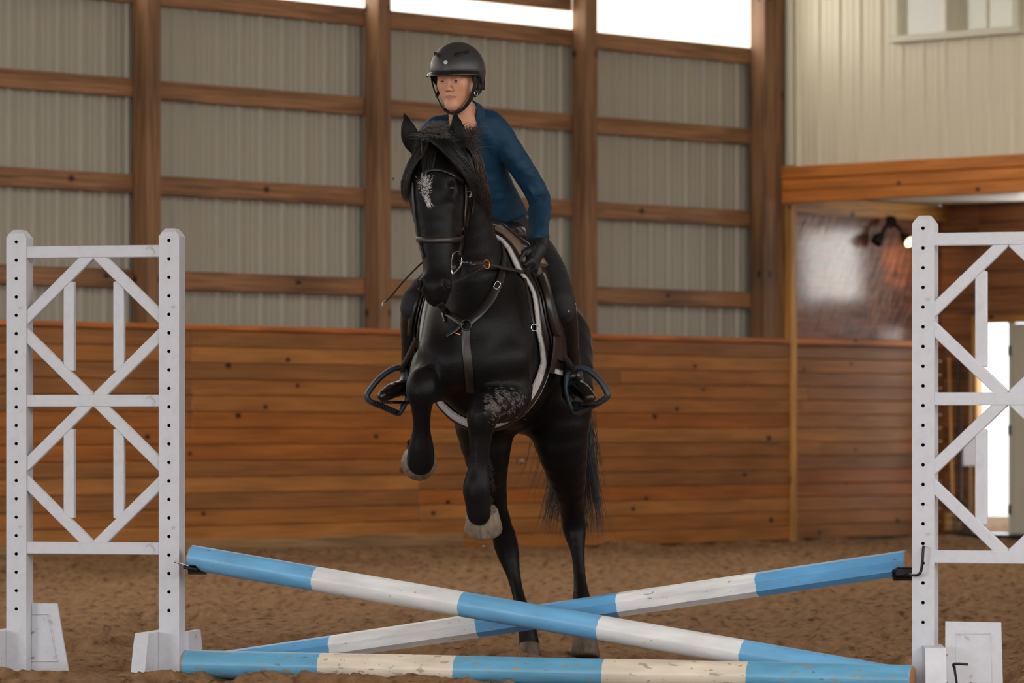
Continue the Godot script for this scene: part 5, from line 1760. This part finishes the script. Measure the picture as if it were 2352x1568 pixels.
func build_rider() -> void:
	var cloth := mat(Color(0.03, 0.20, 0.30), 0.66, 0.0, 0.4)
	cloth.rim_enabled = true
	cloth.rim = 0.25
	cloth.rim_tint = 0.6
	cloth.normal_enabled = true
	cloth.normal_texture = noise_tex(0.008, 88, 512, 3, true, null, 22.0)
	cloth.normal_scale = 0.5
	cloth.uv1_triplanar = true
	cloth.uv1_scale = Vector3(2.2, 4.0, 2.2)
	M.shirt = cloth
	M.breeches = mat(Color(0.10, 0.10, 0.11), 0.75)
	M.boot = mat(Color(0.035, 0.034, 0.036), 0.32, 0.0, 0.55)
	M.glove = mat(Color(0.045, 0.047, 0.055), 0.6)
	M.helmet = mat(Color(0.20, 0.20, 0.205), 0.42, 0.0, 0.5)
	M.badge = mat(Color(0.86, 0.87, 0.9), 0.3)
	M.helmet_gloss = mat(Color(0.09, 0.09, 0.095), 0.22, 0.0, 0.5)
	var skin := mat(Color(1, 1, 1), 0.45, 0.0, 0.45)
	skin.vertex_color_use_as_albedo = true
	skin.subsurf_scatter_enabled = true
	skin.subsurf_scatter_strength = 0.06
	M.skin = skin
	M.rider_hair = mat(Color(0.30, 0.17, 0.09), 0.6)
	var p := thing("person", "rider in a blue zip top, black breeches and black helmet crouched over the horse", "person")
	# joints
	var pelvis := P(1180, 585, 17.98); var waist := P(1146, 500, 17.92); var rib := P(1106, 415, 17.83); var chest := P(1084, 345, 17.75); var neck := P(1078, 275, 17.67)
	var sl := P(1140, 302, 17.70); var el := P(1238, 455, 17.78); var wl := P(1238, 556, 17.50)
	var sr := P(1000, 306, 17.62); var er := P(985, 430, 17.62); var wr := P(992, 560, 17.36)
	var hl := P(1226, 588, 17.99); var kl := P(1288, 692, 17.56); var al := P(1314, 870, 17.74); var tl := P(1352, 912, 17.56)
	var hr := P(1105, 595, 17.97); var kr := P(955, 690, 17.50); var ar := P(942, 872, 17.70); var tr_ := P(882, 908, 17.50)
	var across := (sl - sr).normalized()
	var front := across.cross(Vector3.UP).normalized()
	if front.z < 0.0: front = -front
	# head
	var hz := Vector3(-0.36, -0.05, 0.93).normalized()
	var hx := Vector3.UP.cross(hz).normalized()
	var hb := Basis(hx, hz.cross(hx), hz)
	var ht := Transform3D(hb, P(1050, 187, 17.52))
	var body := Body.new()
	body.chain([pelvis, waist, rib, chest, neck], [0.110, 0.090, 0.100, 0.110, 0.050], 0.04, 0.72, front)
	body.chain([sl, el, wl], [0.045, 0.036, 0.026], 0.04, 1.0, Vector3.BACK, 1)
	body.chain([sr, er, wr], [0.045, 0.036, 0.026], 0.04, 1.0, Vector3.BACK, 1)
	body.chain([hl, kl, al, tl], [0.070, 0.044, 0.022, 0.014], 0.03, 1.0, Vector3.BACK, 1)
	body.chain([hr, kr, ar, tr_], [0.070, 0.044, 0.022, 0.014], 0.03, 1.0, Vector3.BACK, 1)
	body.bone(neck, ht * Vector3(0, -0.10, -0.03), 0.055, 0.048, 0.03)
	var bm := body.mesh(0.014, func(_p: Vector3, _n: Vector3) -> Color: return Color(0.52, 0.245, 0.145))
	part("body", join([[bm, Transform3D()], [head_mesh(ht), Transform3D()]]), M.skin, p)
	for s in [-1.0, 1.0]:
		var sm := SphereMesh.new(); sm.radius = 0.0125; sm.height = 0.025; sm.radial_segments = 20; sm.rings = 12
		var eye := part("eye", sm, M.eye_white, p, ht * at(s * 0.031, 0.0, 0.0772))
		var look := Vector3(-0.15, -0.10, 1.0).normalized()
		part("iris", lathe([Vector2(0.0068, 0.0), Vector2(0.0062, 0.0012), Vector2(0.001, 0.0018)], 16), M.iris, eye, Transform3D(Basis(Quaternion(Vector3.UP, look)), look * 0.0112))
	# hair at the temples
	var r := RandomNumberGenerator.new(); r.seed = 31
	for s in [-1.0, 1.0]:
		var hp := []
		for i in 60:
			var q := Vector3(s * (0.074 + r.randf() * 0.004), 0.03 + r.randf() * 0.02, 0.028 - r.randf() * 0.05)
			hp.append([ht * q, ht * (q + Vector3(s * 0.003, -0.02, -0.003)), ht * (q + Vector3(0, -0.040 - r.randf() * 0.015, -0.006))])
		part("hair", hair(hp, 0.0014, 12), M.rider_hair, p)
		var eb := []
		for i in 90:
			var t := r.randf()
			var q := Vector3(s * lerpf(0.014, 0.050, t), 0.0205 + 0.004 * sin(t * PI) + r.randfn() * 0.0014, lerpf(0.0955, 0.0855, t * t))
			eb.append([ht * q, ht * (q + Vector3(s * 0.0022, 0.0010, 0.0005)), ht * (q + Vector3(s * 0.0045, 0.0004, -0.0012))])
		part("eyebrow", hair(eb, 0.0007, 13), M.rider_hair, p)
	build_helmet(p, ht)
	# zip top
	var shirt := Body.new()
	shirt.chain([P(1172, 560, 17.97), waist, rib, chest, P(1080, 300, 17.69)], [0.132, 0.124, 0.124, 0.138, 0.085], 0.05, 0.76, front)
	shirt.bone(P(1042, 296, 17.66), P(1120, 292, 17.69), 0.062, 0.062, 0.06, 0.9, front)
	shirt.bone(sl + Vector3(-0.03, 0.012, 0), sl.lerp(el, 0.12), 0.060, 0.060, 0.045)
	shirt.chain([sl, sl.lerp(el, 0.5) + Vector3(0.008, 0, 0), el, el.lerp(wl, 0.5), wl + (wl - el).normalized() * 0.01], [0.060, 0.053, 0.049, 0.045, 0.038], 0.012)
	shirt.chain([sr + Vector3(0.03, 0.012, 0), sr, sr.lerp(er, 0.5), er, er.lerp(wr, 0.5), wr], [0.058, 0.062, 0.056, 0.049, 0.045, 0.038], 0.04)
	# folds: at the elbow, the cuff, across the waist and from the armpit; each lies on the cloth
	var folds := []
	for k in 4:
		folds.append([P(1212 + k * 3, 440 + k * 14, 17.70), P(1236, 452 + k * 13, 17.68), P(1262, 446 + k * 16, 17.72), 0.008])
	for k in 3:
		folds.append([P(1214, 512 + k * 16, 17.52), P(1236, 520 + k * 13, 17.50), P(1256, 508 + k * 17, 17.55), 0.006])
	for k in 3:
		folds.append([P(1105 + k * 11, 405 + k * 24, 17.72), P(1130 + k * 11, 418 + k * 21, 17.74), P(1152 + k * 11, 412 + k * 20, 17.78), 0.010])
	for k in 3:
		folds.append([P(1098 + k * 12, 275 + k * 12, 17.60), P(1118 + k * 10, 310 + k * 14, 17.60), P(1130 + k * 6, 350 + k * 16, 17.62), 0.007])
	for k in 3:
		folds.append([P(1160 + k * 10, 350 + k * 16, 17.66), P(1184 + k * 10, 362 + k * 18, 17.68), P(1204 + k * 12, 360 + k * 22, 17.72), 0.007])
	var plain_n := shirt.all.duplicate()
	for e in folds:
		var q := []
		for i in 3: q.append(e[i])
		q = smooth_path(q, 2)
		var rr := []
		for i in q.size():
			var v: Vector3 = q[i]
			for n in 6: v -= shirt.grad(v, plain_n) * (shirt.value(v, plain_n) + 0.004)
			q[i] = v
			rr.append(lerpf(0.002, e[3], sin(PI * i / (q.size() - 1.0))))
		shirt.chain(q, rr, 0.022, 1.0, Vector3.BACK, 1)
	var ha := P(1120, 528, 17.8); var hbp := P(1226, 496, 17.85)
	var hem_n := Vector3(-(hbp - ha).y, (hbp - ha).x, 0.0).normalized() * -1.0
	hem_n = (hem_n + Vector3(0, 0, -0.15)).normalized()
	var cut_wl := (wl - el).normalized()
	var clip := func(q: Vector3) -> float:
		# below the hem, but only round the trunk, never the sleeve
		var d := (q - ha).dot(hem_n)
		var near_arm := minf(Geometry3D.get_closest_point_to_segment(q, el, wl).distance_to(q), Geometry3D.get_closest_point_to_segment(q, er, wr).distance_to(q)) - 0.062
		return maxf(minf(d, near_arm), (q - wl).dot(cut_wl) - 0.012 if q.distance_to(wl) < 0.09 else -1.0)
	part("zip_top", shirt.mesh(0.0085, null, clip), M.shirt, p)
	# standing collar
	var cn := (ht * Vector3(0, -0.10, -0.025) - neck).normalized()
	var rows := []
	for i in 5:
		var t := [-0.02, 0.012, 0.042, 0.048, 0.040][i] as float
		var rad: float = [0.078, 0.066, 0.0635, 0.060, 0.056][i]
		var ring := PackedVector3Array()
		var cx := cn.cross(Vector3.BACK).normalized(); var cz := cx.cross(cn)
		for j in 28:
			var a := TAU * j / 28.0
			var dip := 0.012 * maxf(0.0, cos(a - PI * 0.5))
			ring.append(neck + cn * (t + 0.040 - dip * (1.0 if i > 1 else 0.0)) + cx * cos(a) * rad + cz * sin(a) * rad * 1.02)
		rows.append(ring)
	part("collar", sweep(rows, true, false), M.shirt, p)
	# breeches
	var br := Body.new()
	br.chain([P(1184, 600, 17.99), P(1162, 530, 17.95), P(1150, 500, 17.92)], [0.125, 0.108, 0.095], 0.05, 0.74, front)
	br.chain([hl, hl.lerp(kl, 0.5) + Vector3(0.008, 0.014, 0), kl, kl.lerp(al, 0.25)], [0.098, 0.080, 0.060, 0.046], 0.05)
	br.chain([hr, hr.lerp(kr, 0.5) + Vector3(-0.008, 0.014, 0), kr, kr.lerp(ar, 0.25)], [0.098, 0.080, 0.060, 0.046], 0.05)
	part("breeches", br.mesh(0.0105), M.breeches, p)
	# boots
	for e in [[kl, al, tl, 1.0], [kr, ar, tr_, -1.0]]:
		var k: Vector3 = e[0]; var a: Vector3 = e[1]; var t: Vector3 = e[2]
		var s: float = e[3]
		var bo := Body.new()
		var top := k.lerp(a, 0.04)
		bo.chain([top, k.lerp(a, 0.3), k.lerp(a, 0.65), a], [0.060, 0.058, 0.046, 0.040], 0.03)
		var heel := a + Vector3(-0.01 * s, -0.065, -0.05)
		bo.bone(a, heel, 0.040, 0.034, 0.03)
		bo.chain([a + Vector3(0, -0.03, 0.02), a.lerp(t, 0.55) + Vector3(0, -0.004, 0.012), t], [0.040, 0.038, 0.030], 0.03, 0.85, Vector3.UP)
		var dir := (a - k).normalized()
		var boot := part("boot", bo.mesh(0.0088, null, func(q: Vector3) -> float: return -(q - top).dot(dir)), M.boot, p)
		part("boot_top", tube([top - dir * 0.004, top + dir * 0.014], 0.0625, 18), M.boot, boot)
		# sole and heel block
		var fz := (t - a); fz.y = 0.0
		var sole := bevel_box(Vector3(0.066, 0.012, 0.20), 0.005)
		var z := (t + Vector3(0, -0.028, 0) - (heel + Vector3(0, -0.032, 0))).normalized()
		var x := Vector3.UP.cross(z).normalized()
		var mid := (t + Vector3(0, -0.028, 0)).lerp(heel + Vector3(0, -0.032, 0), 0.45)
		part("sole", sole, M.rubber, boot, Transform3D(Basis(x, z.cross(x), z), mid))
		# ankle strap with a chrome stud
		part("ankle_strap", tube(smooth_path([a + Vector3(-0.045 * s, -0.01, 0.01), a + Vector3(0.0, -0.006, 0.052), a + Vector3(0.044 * s, -0.012, 0.01)], 4), 0.008, 6, false, 0.5), M.boot, boot)
		var stud := SphereMesh.new(); stud.radius = 0.006; stud.height = 0.012; stud.radial_segments = 10; stud.rings = 6
		part("stud", stud, M.chrome, boot, at(a.x + 0.012 * s, a.y - 0.004, a.z + 0.052))
		part("stud", stud, M.chrome, boot, at(top.x + 0.03 * s, top.y - 0.03, top.z + 0.052))
	# gloves
	glove(1.0, P(1236, 572, 17.475), P(1222, 608, 17.42), P(1196, 612, 17.38), p)
	glove(-1.0, P(990, 572, 17.345), P(984, 604, 17.29), P(1000, 610, 17.26), p)
	# whip in the far hand
	var w := thing("riding_whip", "thin black riding whip slanting from behind the horse's head", "whip")
	var path := smooth_path([P(985, 590, 17.28), P(958, 614, 17.25), P(925, 648, 17.22), P(898, 680, 17.20), P(884, 694, 17.19)], 4)
	part("shaft", tube(path, 0.0036, 8), M.black_iron, w)
	var lash := smooth_path([P(884, 694, 17.19), P(877, 706, 17.185), P(870, 722, 17.18)], 4)
	part("lash", tube(lash, 0.0022, 6, false, 0.5), M.leather, w)
	part("keeper_loop", tube(smooth_path([P(886, 690, 17.19), P(880, 693, 17.19), P(878, 702, 17.19), P(884, 698, 17.19)], 4, true), 0.0018, 6, true), M.zinc, w)

# ---------------------------------------------------------------- clods of sand
func build_clods() -> void:
	var n := FastNoiseLite.new(); n.seed = 17; n.frequency = 9.0
	var spots := [
		["dirt_clod", "clod of sand flying beside the horse's tail", P(1195, 1060, 17.8), 0.016],
		["dirt_clod", "speck of sand flying in front of the horse's ears", P(903, 410, 17.0), 0.005],
		["dirt_clod", "speck of sand dropping from the lifted hoof", P(1110, 1254, 16.9), 0.006]]
	var heaps := [
		[1345, 1546, 0.055, "largest clod of damp sand heaped against the worn pole's middle blue band"],
		[1398, 1558, 0.036, "jagged clod beside the largest heap before the worn pole's blue band"],
		[1300, 1560, 0.030, "low clod at the other end of the heap before the worn pole"],
		[1640, 1562, 0.022, "lone clod of sand before the worn pole's cream stretch past the middle"],
		[700, 1556, 0.018, "small clod of sand before the joint of blue and cream paint"],
		[1010, 1562, 0.020, "crumbling clod of sand before the worn pole's first cream stretch"]]
	for q in heaps:
		var p := P(q[0], q[1], 16.5)
		p.y = sand_height(p.x, p.z)
		spots.append(["sand_clod", q[3], p + Vector3(0, 0.012, 0), q[2]])
	for s in spots:
		var st := new_st()
		var b := SphereMesh.new(); b.radius = 1.0; b.height = 2.0; b.radial_segments = 16; b.rings = 9
		var mdt := MeshDataTool.new()
		var am := ArrayMesh.new()
		am.add_surface_from_arrays(Mesh.PRIMITIVE_TRIANGLES, b.get_mesh_arrays())
		mdt.create_from_surface(am, 0)
		for i in mdt.get_vertex_count():
			var v := mdt.get_vertex(i)
			var q := v * 0.12 + (s[2] as Vector3) * 3.0
			mdt.set_vertex(i, v * (1.0 + 0.55 * n.get_noise_3dv(q)) * Vector3(1.2, 0.8, 1.0) * (s[3] as float))
		am.clear_surfaces()
		mdt.commit_to_surface(am)
		st.append_from(am, 0, Transform3D())
		st.generate_normals()
		var o := thing(s[0], s[1], "clod", s[2], "clods of sand on the ground" if s[0] == "sand_clod" else "")
		part("clod", st.commit(), M.sand, o)
